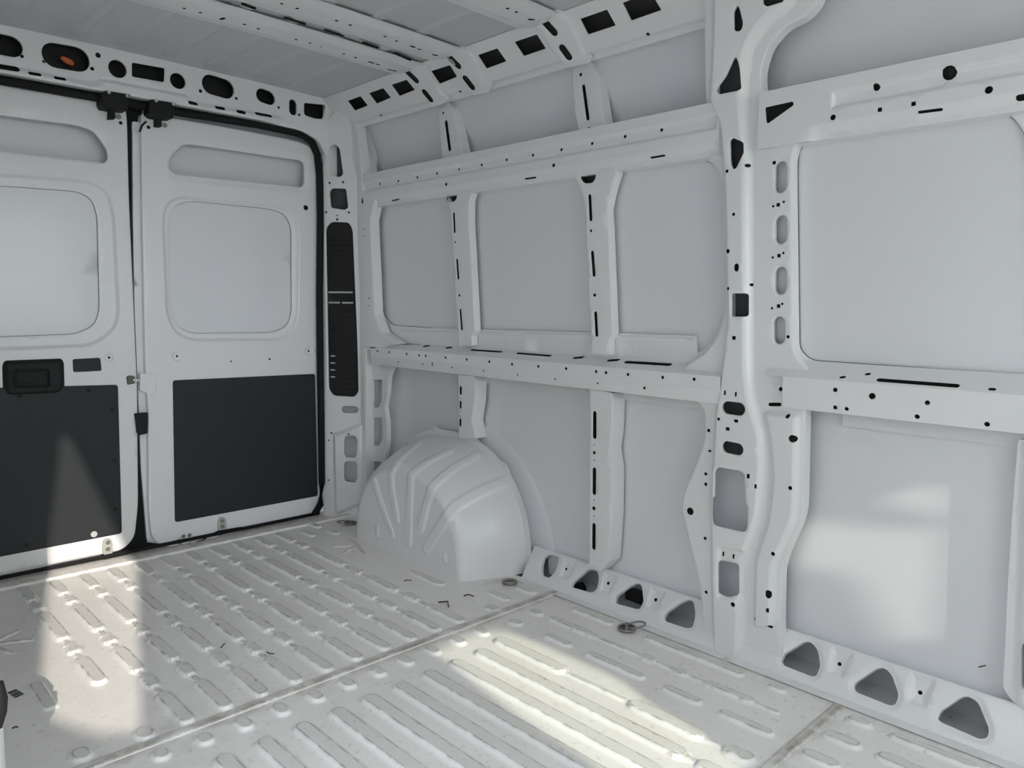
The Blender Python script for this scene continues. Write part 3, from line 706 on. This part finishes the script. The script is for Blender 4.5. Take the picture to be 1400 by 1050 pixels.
fe = [(poly(PH, [(-130, 95), (-130, 69), (0, 86), (130, 113), (140, 105), (255, 128), (262, 138), (350, 152), (395, 161), (350, 190), (0, 130)], .02), .014, .02),
      (poly(PH, [(133, 103), (255, 125), (252, 134), (140, 113)], .01), -.006, .012)]
mb.sheet(PH, poly(PH, hd_top+hd_bot, .02), hol, feats=fe, grid=.035, ret=.04, roll=.003)
mb.build('header_rail', PAINT, rear)
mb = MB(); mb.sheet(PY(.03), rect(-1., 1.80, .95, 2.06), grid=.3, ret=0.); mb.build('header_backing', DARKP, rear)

# rear pillar, slanting from the doorway to the side
RP0 = np.array([.800, -.020, 0]); RPd = np.array([.105, -.150, 0])
PPi = Plane(RP0, RPd, (0, 0, 1))
p_out = [(440, 182), (458, 150), (470, 150), (480, 170), (479, 178), (481, 215), (492, 262), (498, 310), (503, 480), (502, 600), (502, 700), (498, 712), (470, 716), (442, 706), (443, 600), (444, 470), (442, 300), (441, 215)]
ph = [(poly(PPi, q, r), .008) for q, r in (
   ([(449, 202), (456, 196), (464, 202), (469, 238), (465, 242), (453, 240), (450, 234)], .015), ([(450, 262), (454, 257), (473, 258), (476, 284), (471, 287), (452, 284)], .010),
   ([(445, 312), (452, 303), (477, 304), (482, 314), (488.5, 470), (490, 536), (484, 543), (455, 541), (449, 532)], .02),
   ([(472.5, 600), (475, 595), (488, 595), (490.5, 600), (490, 620), (487, 625), (475, 624), (472.5, 620)], .006), ([(472.5, 634), (475, 630), (488, 630), (490.5, 634), (490, 654), (487, 659), (475, 657), (472.5, 653)], .006))]
ph += caps(PPi, [(471, 560, 485, 560, .017)], .008)
ph += dots(PPi, [(450.5, 250), (469, 249), (446, 290), (461, 294.5, .003), (477, 290.5), (453, 592, .004)])+[sq(PPi, 461, 300, .010), sq(PPi, 479, 592.5, .010, .006), sq(PPi, 449.5, 602, .006, .008), sq(PPi, 449.5, 656.5, .006, .008)]
mb = MB()
mb.sheet(PPi, poly(PPi, p_out, .012), ph, feats=[(poly(PPi, [(455, 592), (463, 590), (500, 575), (498, 690), (458, 705)], .02), .022, .02)], grid=.025, ret=.05, roll=.003)
mb.build('rear_pillar', PAINT, rear)
mb = MB(); mb.sheet(Plane(RP0+np.array([.05, .035, 0]), RPd, (0, 0, 1)), rect(-.02, -.05, .25, 2.), grid=.3, ret=0.); mb.build('pillar_backing', SKIN, rear)
mb = MB(); mb.sheet(Plane(RP0+np.array([.035, .02, 0]), RPd, (0, 0, 1)), rp([(-.02, 1.40), (.25, 1.40), (.25, 1.62), (.10, 1.62), (.10, 1.80), (-.02, 1.80)], .01), grid=.3, ret=0.); mb.build('pillar_backing', CAV2, rear)  # darker sheet paints the shade in the upper openings
# corner column with three openings, and the jamb joining pillar to the window surround
PCo = PR(.935)
co = poly(PCo, [(494, 470), (512, 477), (546, 497), (536, 503), (531, 515), (529.5, 540), (526, 556), (529, 575), (529.5, 604), (524, 640), (522, 700), (497, 705)], .012)
ch = [(poly(PCo, q, .006), .006) for q in ([(508, 519), (522, 519), (521.5, 545), (517.5, 557), (509, 557)], [(509, 571), (522, 571), (522.5, 600), (517.5, 609), (509, 609)], [(508, 631), (521, 631), (520, 650), (508, 668)])]
mb = MB(); mb.sheet(PCo, co, ch+dots(PCo, [(503, 569, .003), (503, 616, .003), (503.5, 662, .003)]), grid=.03, ret=.02, roll=.0025)
mb.build('corner_column', PAINT, wr)
jp = Plane((.90, 0, 0), (0, -1, 0), (0, 0, 1))
mb = MB(); q = poly(jp, [(478, 165), (486, 165), (492, 210), (496, 262), (505, 262), (512, 275), (506, 300), (512, 430), (522, 455), (545, 470), (512, 478), (500, 478), (500, 700), (494, 700), (492, 400), (484, 262), (476, 210)], .01)
mb.sheet(jp, q, dots(jp, [(497, 313.5, .003), (497, 323, .003), (504.5, 408, .003), (504.5, 418, .003)])+caps(jp, [(495.5, 272.5, 495.5, 276.5, .0045)]), grid=.03, ret=.045, roll=.006)
mb.build('rear_jamb', PAINT, wr)
# black bracket poking out above the wheel arch
mb = MB(); pb = PR(.97); mb.prism(pb, poly(pb, [(526, 632), (533, 634), (543, 626), (544, 632), (532, 641), (527, 640)], .003), 0, .012); mb.build('harness_clip', RUBBER, wr)

# ---- doors
PD = PY(.0); SKP = PY(.055)
def window_feats(ridge): return [(poly(PD, ridge, .10), -.016, .012)]
def door(name, outl, recess, ridge, line, extra_h=(), extra_f=()):
    mb = MB(); wl_ = poly(PD, line, .085, 6)
    mb.sheet(PD, poly(PD, outl, .05, 5), [(poly(PD, recess, .02), .012), (wl_, .002)]+list(extra_h), feats=window_feats(ridge)+list(extra_f), grid=.035, ret=.04, roll=.004)
    d = mb.build(name, PAINT, kind='structure')
    mb = MB(); mb.sheet(PY(.0245), [tuple(p) for p in inset(resample(wl_, .05), -.02)], grid=.1, ret=.0)
    mb.build('window_blank', SKIN, d)
    mb = MB(); mb.tube([PY(.0225).at(*p, 0.) for p in resample(wl_, .03)], .0014, 5, closed=True); mb.build('gap_shade_bead', CAV2, d)  # dark bead paints the shaded gap round the blank
    return d
d2 = door('door_2', [(193, 152), (215, 158), (300, 172), (408, 193), (427, 201), (433, 222), (434, 300), (433, 500), (435, 680), (430, 701), (244, 747), (222, 747), (208, 736), (204, 700), (203, 560), (199, 500), (195, 300)],
  [(231, 230), (233, 214), (249, 198), (262, 197), (412, 219), (417, 224), (417, 252), (412, 256), (240, 238)],
  [(222, 300), (226, 278), (245, 267), (385, 281), (404, 292), (410, 318), (409, 428), (402, 452), (386, 466), (262, 467), (240, 457), (227, 432)],
  [(233, 300), (240, 280), (262, 274), (372, 285), (392, 292), (401, 310), (401.5, 428), (395, 446), (376, 455), (265, 456), (246, 448), (235, 430)],
  dots(PD, [(203, 174, .006), (242.5, 487, .004), (422.5, 480, .004), (368.5, 491, .004), (418, 284, .010), (316, 494, .003), (197.5, 519, .006)])+[(poly(PD, [(242, 738), (245, 734), (249, 739), (249, 744), (243, 744)], .003), .01)],
  [(poly(PD, [(236, 199), (262, 190), (420, 212), (424, 260), (410, 264), (232, 246), (226, 225)], .03), -.004, .012), (circ(PD.px([(242.5, 487)])[0], .022, 16), -.004, .004), (circ(PD.px([(422.5, 480)])[0], .022, 16), -.004, .004)])
d1 = door('door_1', [(-160, 70), (0, 115), (150, 138), (172, 146), (174, 170), (176, 262), (182, 400), (187.5, 530), (189, 690), (184, 735), (168, 752), (0, 786), (-160, 820)],
  [(-150, 130), (0, 157), (105, 171), (128, 178), (147, 205), (148, 218), (143, 223), (0, 207), (-150, 190)],
  [(-140, 238), (0, 236), (125, 246), (150, 262), (158, 292), (165, 428), (160, 450), (130, 474), (0, 480), (-140, 478)],
  [(-130, 250), (0, 253), (108, 261), (128, 272), (135, 295), (138, 425), (131, 445), (106, 457), (0, 461), (-130, 465)],
  dots(PD, [(165, 168, .006), (149.5, 489, .004)]),
  [(circ(PD.px([(149.5, 489)])[0], .018, 16), -.004, .004)])
for d in (d1, d2):
    pass
# outer leaf of the doors behind recesses
for d, a, b in ((d1, -.80, -.05), (d2, -.035, .80)):
    mb = MB(); mb.sheet(PY(.072), rect(a, .02, b, 1.78), grid=.3, ret=0.); mb.build('door_skin', SKIN, d)
# trim boards
def board(d, pts, screws, lab=None):
    mb = MB(); q = poly(PD, pts, .012); mb.prism(PD, q if area(q) > 0 else q[::-1], -.002, .004, bev=.0015)
    o = mb.build('trim_board', TRIM, d)
    for x, y in screws:
        m2 = MB(); m2.disc(PD, PD.px([(x, y)])[0], .008, .004, .0065); m2.build('screw', PLAST, o)
    return o
board(d2, [(236, 520), (430.5, 511), (434, 678), (239, 714)], [])
o = board(d1, [(-160, 533), (0, 530), (161, 526), (166.5, 729), (0, 761), (-160, 790)], [(27, 541), (121, 534), (153, 561), (156, 629), (157, 696), (36, 745)])
m2 = MB(); m2.disc(PD, PD.px([(128, 730)])[0], .012, .004, .0075); m2.build('screw', WPLAST, o, label='bare pale screw')
# handle on the left door
PHd = PY(-.002); mb = MB()
q = poly(PHd, [(3, 500), (6, 493), (84, 490), (87.5, 496), (88.5, 531), (80, 539), (12, 542), (4, 536)], .014)
cup = poly(PHd, [(17, 505), (66, 504), (67, 528), (18, 530)], .010)
mb.sheet(PHd, [tuple(p) for p in q], [], feats=[(inset(resample(q, .02), .004), .014, .010), (cup, -.012, .004)], grid=.02, ret=.006, roll=.002)
hd = mb.build('door_handle', PLAST, d1)
mb = MB(); mb.prism(PHd, rp(PHd.px([(22, 509), (61, 508), (62, 524), (23, 525)]), .006), -.006, .004, bev=.002); mb.build('pull_lever', PLAST, hd)
mb = MB(); q = poly(PD, [(99, 491), (137, 489), (139, 507), (100, 509)], .008); mb.prism(PD, q if area(q) > 0 else q[::-1], -.003, .0015); mb.build('dark_hole_plate', TRIM, d1)  # flat black plate: its colour stands in for a dark hole
# edge flange of door 2 facing the gap
mb = MB(); Pg = PY(.028); mb.sheet(Pg, poly(Pg, [(181, 166), (196, 168), (199, 300), (204, 500), (206, 560), (207, 730), (212, 742), (201, 739), (193, 640), (189, 540), (184, 420), (182, 300)], .006), grid=.03, ret=.02)
mb.build('edge_flange', PAINT, d2)
def latch(d, P, pts, m, h, nm, bev=.002):
    mb = MB(); q = poly(P, pts, .004); mb.prism(P, q if area(q) > 0 else q[::-1], -.01, h, bev=bev); return mb.build(nm, m, d)
latch(d2, PD, [(183, 565), (201.5, 564), (200.5, 592), (189, 595), (186, 590)], PLAST, .012, 'latch_cover')
latch(d2, PD, [(191, 510), (213, 512), (214, 534), (208, 543), (198, 536), (191, 534)], PAINT, .003, 'latch_plate')
lt = latch(d1, PD, [(172.5, 515), (178, 513), (184, 515), (184, 524), (174, 526)], DSTEEL, .008, 'striker')
latch(d1, PD, [(181, 517.5), (190, 518), (190, 521.5), (181, 521)], STEEL, .012, 'striker_bolt', 0.0)
# top brackets with clips and bolts
PBk = PY(-.055)
def bracket(d, q1, clip, b1, b2, plate):
    mb = MB(); p = poly(PBk, q1, .008); mb.prism(PBk, p if area(p) > 0 else p[::-1], -.05, .012, bev=.004); o = mb.build('latch_bracket', PLAST, d)
    for x, y in b1: m_ = MB(); m_.disc(PBk, PBk.px([(x, y)])[0], .006, .012, .016); m_.build('rivet', STEEL, o)
    Pk = PY(-.02)
    mb = MB(); p = poly(Pk, clip, .003); mb.prism(Pk, p if area(p) > 0 else p[::-1], -.018, .012, bev=.002); mb.build('striker_clip', PLAST, d)
    for x, y in b2: m_ = MB(); m_.disc(PD, PD.px([(x, y)])[0], .009, 0, .008); m_.build('bolt', RSTEEL, d)
bracket(d1, [(142, 124), (178, 130), (175, 134), (174, 152), (140, 148), (137, 141), (138, 131)], [(149, 149), (156, 151), (157, 163), (148, 163)], [(147.5, 127), (172.5, 132)], [(144, 150), (162, 160)], None)
bracket(d2, [(205, 136), (240, 141.5), (237, 146), (236, 163), (209, 160), (202, 155), (203, 142)], [(212, 161), (220, 162), (220, 174), (212, 173)], [(212, 138.5), (235.5, 143)], [(208.5, 161), (225, 171.5)], None)
# bottom hinges/stops on the sill
def stop(d, tab, base, bolts):
    Pt = PY(-.006); mb = MB(); p = poly(Pt, tab, .014); mb.prism(Pt, p if area(p) > 0 else p[::-1], -.006, .003, bev=.001); o = mb.build('stop_plate', STEEL, d)
    for x, y in bolts: m_ = MB(); m_.disc(Pt, Pt.px([(x, y)])[0], .0085, .003, .009); m_.build('bolt', RSTEEL, o)
    Pz = Plane((0, 0, .004), (1, 0, 0), (0, 1, 0)); mb = MB(); p = poly(Pz, base, .005); p = p if area(p) > 0 else p[::-1]
    Pz.N = np.array([0, 0, 1.]); mb.prism(Pz, p, -.002, .014, bev=.002); mb.build('stop_base', PLAST, d)
stop(d1, [(140, 742), (143, 736), (151, 736), (154, 742), (154, 758), (140, 759)], [(138, 758), (164, 753), (170, 757), (142, 764)], [(147, 741), (147, 750)])
stop(d2, [(297.5, 713), (300, 707), (307, 707), (309.5, 713), (309.5, 726), (298, 727)], [(294, 727), (318, 721), (323, 725), (299, 732)], [(303.5, 712), (303.5, 719.5)])
for x, y in ((250.5, 733), (259, 731.5)): m_ = MB(); m_.disc(PD, PD.px([(x, y)])[0], .008, 0, .005); m_.build('bolt', RSTEEL, d2)
mb = MB(); Pz = PY(-.008); mb.tube([Pz.at(*p, 0.) for p in Pz.px([(267, 741), (277, 738.5), (288, 731), (299, 726), (330, 721)])], .003, 6); mb.build('cable', RUBBER, d2)
mb = MB(); q = poly(PD, [(259, 737), (266, 736), (267, 741), (260, 743)], .002); mb.prism(PD, q if area(q) > 0 else q[::-1], 0, .01); mb.build('door_catch', WPLAST, d2)

# rubber seal round the opening, and the black gap between the leaves
Ps = PY(-.018); mb = MB()
path = Ps.px([(-120, 88), (0, 109.5), (120, 131), (238, 152.5), (350, 170), (402, 181), (416, 186), (427, 195), (434, 212), (437, 240), (438, 300), (437, 400), (438, 500), (439.5, 600), (440, 660), (438, 690), (430, 703)])
mb.tube([Ps.at(*p, 0.) for p in path], .0165, 8); mb.build('opening_seal', RUBBER, rear)
Pk = PY(.04); mb = MB()
q = poly(Pk, [(172, 130), (198, 138), (190, 170), (186, 262), (190, 400), (194, 530), (196, 640), (201, 742), (240, 746), (240, 756), (165, 765), (165, 735), (180, 700), (180, 500), (172, 300)], .004)
mb.sheet(Pk, q, grid=.05, ret=.008); mb.build('centre_seal', RUBBER, rear)
mb = MB(); Pz = PY(-.012); mb.tube([Pz.at(*p, 0.) for p in Pz.px([(200, 166), (194, 172), (191, 180)])], .004, 6); mb.build('centre_seal', RUBBER, rear)
mb = MB(); mb.tube([(-.985, -.008, .012), (-.4, -.008, .010), (.0, -.008, .010), (.77, -.008, .010)], .008, 6); mb.build('sill_seal', RUBBER, rear)

# =================================================================== THINGS
# wheel arch
wa = thing('wheel_arch', 'white pressed-steel wheel arch bulging from the wall, fanned with raised ribs', 'wheel arch', (.85, -.85, 0))
NT, NS = 170, 130
yc_, hy, hz = -.785, .465, .475
def sup(t, n=2.35):
    c, s_ = math.cos(t), math.sin(t); return math.copysign(abs(c)**(2/n), c), abs(s_)**(2/n)
def arch_pt(t, s):
    """s 0..1 from the wall over the shoulder and down to the middle of the inner face"""
    cy, cz = sup(t, 2.35)
    if s <= .45:
        a = s/.45; x = 1.0-a*.25; k = 1-.17*a**1.6
    elif s <= .60:
        q = (s-.45)/.15; x = (1-q)**2*.75+2*q*(1-q)*.70+q*q*.70; k = (1-q)**2*.83+2*q*(1-q)*.776+q*q*.715
    else:
        w_ = (s-.60)/.40; x = .70-.008*w_; k = .715*(1-w_)
    return np.array([x, yc_-.03*(1-k)+hy*cy*k, hz*cz*k])
mb = MB(); grid_ = np.zeros((NT+1, NS+1, 3))
for i in range(NT+1):
    for j in range(NS+1): grid_[i, j] = arch_pt(math.pi*i/NT, j/NS)
du = np.gradient(grid_, axis=0); dv = np.gradient(grid_, axis=1); nn = np.cross(dv, du); nn /= np.linalg.norm(nn, axis=2, keepdims=True)+1e-9
if nn[NT//2, NS//4][2] < 0: nn = -nn
PX = grid_-CAM; dz_ = PX @ _f; SX = np.stack([700+F*(PX @ _r)/dz_, 525-F*(PX @ _u)/dz_], -1)
facing = (nn*PX).sum(-1) < 0
def on_arch(px, py):
    d = np.hypot(SX[..., 0]-px, SX[..., 1]-py)+np.where(facing, 0, 99.); k = np.unravel_index(np.argmin(d), d.shape); return grid_[k]
H = np.zeros((NT+1, NS+1))
ribs = [([(513, 659), (518, 680), (536, 729)], .020), ([(571, 608), (545, 630), (535, 648), (536, 670), (543, 709)], .020), ([(613, 617), (582, 633), (563, 648), (560, 668), (560, 740)], .022),
        ([(652, 622), (620, 641), (592, 663), (583, 690), (575, 722)], .022), ([(692, 657), (655, 672), (622, 692), (605, 715), (583, 750)], .024), ([(516, 722), (517, 732)], .014), ([(608, 758), (609, 766)], .012)]
for L, w0 in ribs:
    P3 = [on_arch(*q) for q in L]; fine = []
    for (a, b) in zip(L[:-1], L[1:]):
        for k in range(8): fine.append(on_arch(a[0]+(b[0]-a[0])*k/8, a[1]+(b[1]-a[1])*k/8))
    fine.append(P3[-1])
    for _ in range(3): fine = [fine[0]]+[(fine[k-1]+2*fine[k]+fine[k+1])/4 for k in range(1, len(fine)-1)]+[fine[-1]]
    dmin = np.full(H.shape, 9.)
    for a, b in zip(fine[:-1], fine[1:]):
        e = b-a; q = grid_-a; t = np.clip((q @ e)/(e @ e+1e-12), 0, 1); dmin = np.minimum(dmin, np.linalg.norm(q-t[..., None]*e, axis=-1))
    k = np.clip((w0-dmin)/.006, 0, 1); H = np.maximum(H, .006*k*k*(3-2*k))
grid_ = grid_+nn*H[..., None]
idx = lambda i, j: i*(NS+1)+j
mb.add(grid_.reshape(-1, 3), [(idx(i, j), idx(i, j+1), idx(i+1, j+1), idx(i+1, j)) for i in range(NT) for j in range(NS)])
put(mb.build('arch_shell', PAINT), wa)
# flange against the wall with little tabs, and foot flange on the floor
mb = MB(); Pa = PR(.955)
outer = []; K = 60
for i in range(K+1):
    t = math.pi*i/K; cy, cz = sup(t, 2.35); e = .018+(.013 if i in (8, 9, 17, 18, 26, 27, 34, 35, 43, 44) else 0)
    outer.append((-(yc_+(hy+e)*cy), (hz+e)*cz))
inner = [(-(yc_+(hy-.02)*sup(math.pi*i/K, 2.35)[0]), (hz-.02)*sup(math.pi*i/K, 2.35)[1]) for i in range(K+1)]
mb.sheet(Pa, outer+inner[::-1], [circ((-(yc_+(hy+.016)*sup(math.pi*i/K, 2.35)[0]), (hz+.016)*sup(math.pi*i/K, 2.35)[1]), .004, 8) for i in (8, 17, 26, 34, 43)], grid=.03, ret=.004)
put(mb.build('wall_flange', PAINT), wa)
# outer wheel-house lip seen on the skin behind
mb = MB(); Pz = PR(.989); o1 = [(.83+.60*math.cos(t), .60*math.sin(t)) for t in np.linspace(.02, 2.4, 40)]; o2 = [(.83+.50*math.cos(t), .50*math.sin(t)) for t in np.linspace(.02, 2.4, 40)]
mb.sheet(Pz, o1+o2[::-1], grid=.04, ret=.003); mb.build('wheelhouse_lip', SKIN, wr)

# vent flap panel in the rear pillar
PV = Plane(RP0+np.array([.012, .009, 0]), RPd, (0, 0, 1))
vp = thing('vent_panel', 'tall black plastic ventilation grille set in the rear pillar', 'vent', tuple(PV.at(.07, .55, 0.)))
q = poly(PV, [(443.5, 312), (452, 301), (478, 302), (484, 314), (490, 470), (491.5, 538), (485, 546), (454, 544), (447.5, 532)], .02)
mb = MB(); mb.sheet(PV, q, grid=.05, ret=.01); put(mb.build('backing', DARKP), vp)
uv = np.array(PV.px([(447, 325), (484, 325), (447, 535), (487, 535)])); zt, zb = uv[0][1], uv[2][1]
nl = 30
for i in range(nl):
    z = zb+(zt-zb)*(i+.5)/nl; t = i/nl
    ul = PV.px([(449+3.0*(1-t), 420)])[0][0]; ur = PV.px([(480+6.5*(1-t), 420)])[0][0]
    mb = MB()
    if i == 17: pr = [(ul, ul+.45*(ur-ul)), (ul+.56*(ur-ul), ur)]
    else: pr = [(ul, ur)]
    for a, b in pr: mb.prism(PV, rect(a, z-.004, b, z+.004), .0, .006 if i not in (17, 19) else .008, bev=.002)
    o = put(mb.build('louver', DARKP if i not in (17, 19) else WPLAST), vp)
    if i in (17, 19): o['label'] = 'pale grey louver edge'
for k in range(4):
    x0, y0 = (453, 486.5+k*9.5); a = PV.px([(x0, y0), (x0+6, y0)]); mb = MB(); mb.prism(PV, rp([(a[0][0], a[0][1]-.003), (a[1][0], a[0][1]-.003), (a[1][0], a[0][1]+.003), (a[0][0], a[0][1]+.003)], .002), .006, .009); put(mb.build('clip', WPLAST), vp)

# tie-down rings
def tie(x, y, ang, label, lean):
    r0 = thing('tie_down_ring', label, 'tie-down ring', (x, y, .0), 'steel tie-down rings along the wall')
    mb = MB(); mb.tube([(x+.026*math.cos(t), y+.026*math.sin(t), .005) for t in np.linspace(0, 2*math.pi, 25)[:-1]], .0045, 8, closed=True); put(mb.build('seat_ring', RSTEEL), r0)
    mb = MB(); P = Plane((x, y, .001), (1, 0, 0), (0, 1, 0)); P.N = np.array([0, 0, 1.]); mb.prism(P, circ((0, 0), .023, 20), 0, .003); mb.build('recess_cup', DSTEEL); put(COL.objects[-1], r0)
    mb = MB(); c, s_ = math.cos(ang), math.sin(ang); pts = []
    for t in np.linspace(0, 2*math.pi, 25)[:-1]:
        a, b = .030+.030*math.cos(t), .024*math.sin(t)
        pts.append((x+a*math.cos(lean)*c-b*s_, y+a*math.cos(lean)*s_+b*c, .010+a*math.sin(lean)))
    mb.tube(pts, .0032, 7, closed=True); put(mb.build('loop', RSTEEL), r0)
    mb = MB(); mb.box((x, y, .009), (.010, .044, .010), rz=ang); put(mb.build('hinge_bar', RSTEEL), r0)
tie(.829, -1.281, -2.4, 'steel tie-down ring on the floor at the front corner of the wheel arch', .22)
tie(.825, -1.825, -.9, 'steel tie-down ring with raised loop lying on open floor below the wall openings', .22)
tie(.800, -.235, 2.9, 'small shadowed tie-down ring behind the wheel arch near the rear pillar', .1)

# orange clip in the header opening
Po = PY(-.01); mb = MB(); q = poly(Po, [(81, 80), (84, 77), (97, 82), (101, 88), (99, 91), (89, 87)], .006); mb.prism(Po, q if area(q) > 0 else q[::-1], 0, .012, bev=.003)
tagged(mb.build('wiring_clip', ORANGE), 'orange wiring clip seen inside an oval opening above the left door', 'clip')
# printed label on the floor at the left
PFz = Plane((0, 0, .0005), (1, 0, 0), (0, 1, 0)); PFz.N = np.array([0, 0, 1.])
q = PFz.px([(9, 947), (22, 942), (34, 949), (21, 955)])
lb = thing('paper_label', 'tiny printed label with black bars stuck on floor beside the left wall', 'label', (*np.mean(q, 0), 0))
a_, b_, c_, d_ = [np.array(p) for p in q]
mb = MB(); qq = [tuple(p) for p in (a_, b_, c_, d_)]; mb.prism(PFz, qq if area(qq) > 0 else qq[::-1], 0, .0005); put(mb.build('paper', WPLAST), lb)
mb = MB()
for k, (f0, f1) in enumerate(((.05, .25), (.33, .45), (.52, .72), (.80, .95))):
    e = [a_+(d_-a_)*f0, a_+(d_-a_)*f1]; g_ = [b_+(c_-b_)*f0, b_+(c_-b_)*f1]
    e0, e1, g1, g0 = e[0]*.95+g_[0]*.05, e[1]*.95+g_[1]*.05, g_[1]*.95+e[1]*.05, g_[0]*.95+e[0]*.05
    L = [tuple(e0), tuple(e1), tuple(g1), tuple(g0)]; mb.prism(PFz, L if area(L) > 0 else L[::-1], .0005, .0009)
put(mb.build('printed_bars', INK), lb)
# debris on the floor
def twig(pts, r, label, m=BARK, z=.006, name='twig'):
    P0 = PFz.px(pts); mb = MB(); mb.tube([(p[0], p[1], z+(.002 if i % 2 else 0)) for i, p in enumerate(P0)], [r*(1-.3*i/len(P0)) for i in range(len(P0))], 6)
    return tagged(mb.build(name, m), label, 'twig')
twig([(552, 796), (558, 795.5), (563, 795.8)], .0018, 'thin dark twig on the floor nearest the wheel arch base')
twig([(599, 825.5), (612, 825), (613.5, 832)], .0026, 'bent black twig shaped like a hook near the floor seam')
twig([(634, 816.5), (641, 815.5), (648, 817.5)], .0025, 'short dark twig beside the forward end of the wheel arch')
twig([(365, 896), (369, 899), (375, 898.5)], .0018, 'dark twig caught on a floor rib in the middle of the rear floor', z=.011)
twig([(302, 888), (306, 884), (308, 882)], .0018, 'short dark twig between ribs toward the left of the rear floor')
twig([(17, 999), (21, 997.5), (25, 997)], .002, 'small black twig on the floor at the far left border')
c = PFz.px([(521.5, 827)])[0]; mb = MB(); mb.prism(Plane((c[0], c[1], .001), (.86, .5, 0), (-.5, .86, 0)), rp(rect(-.012, -.004, .012, .004), .003), -.003, 0.)
tagged(mb.build('leaf_scrap', LEAF), 'small reddish brown leaf scrap lying between floor ribs', 'leaf')
mb = MB(); Pm = PR(.984); a = Pm.px([(1338, 912), (1348, 909.5)]); mb.tube([Pm.at(*p, .001) for p in a], .0015, 6)
tagged(mb.build('twig', BARK), 'tiny dark twig clinging to the lower side panel by the right border', 'twig')
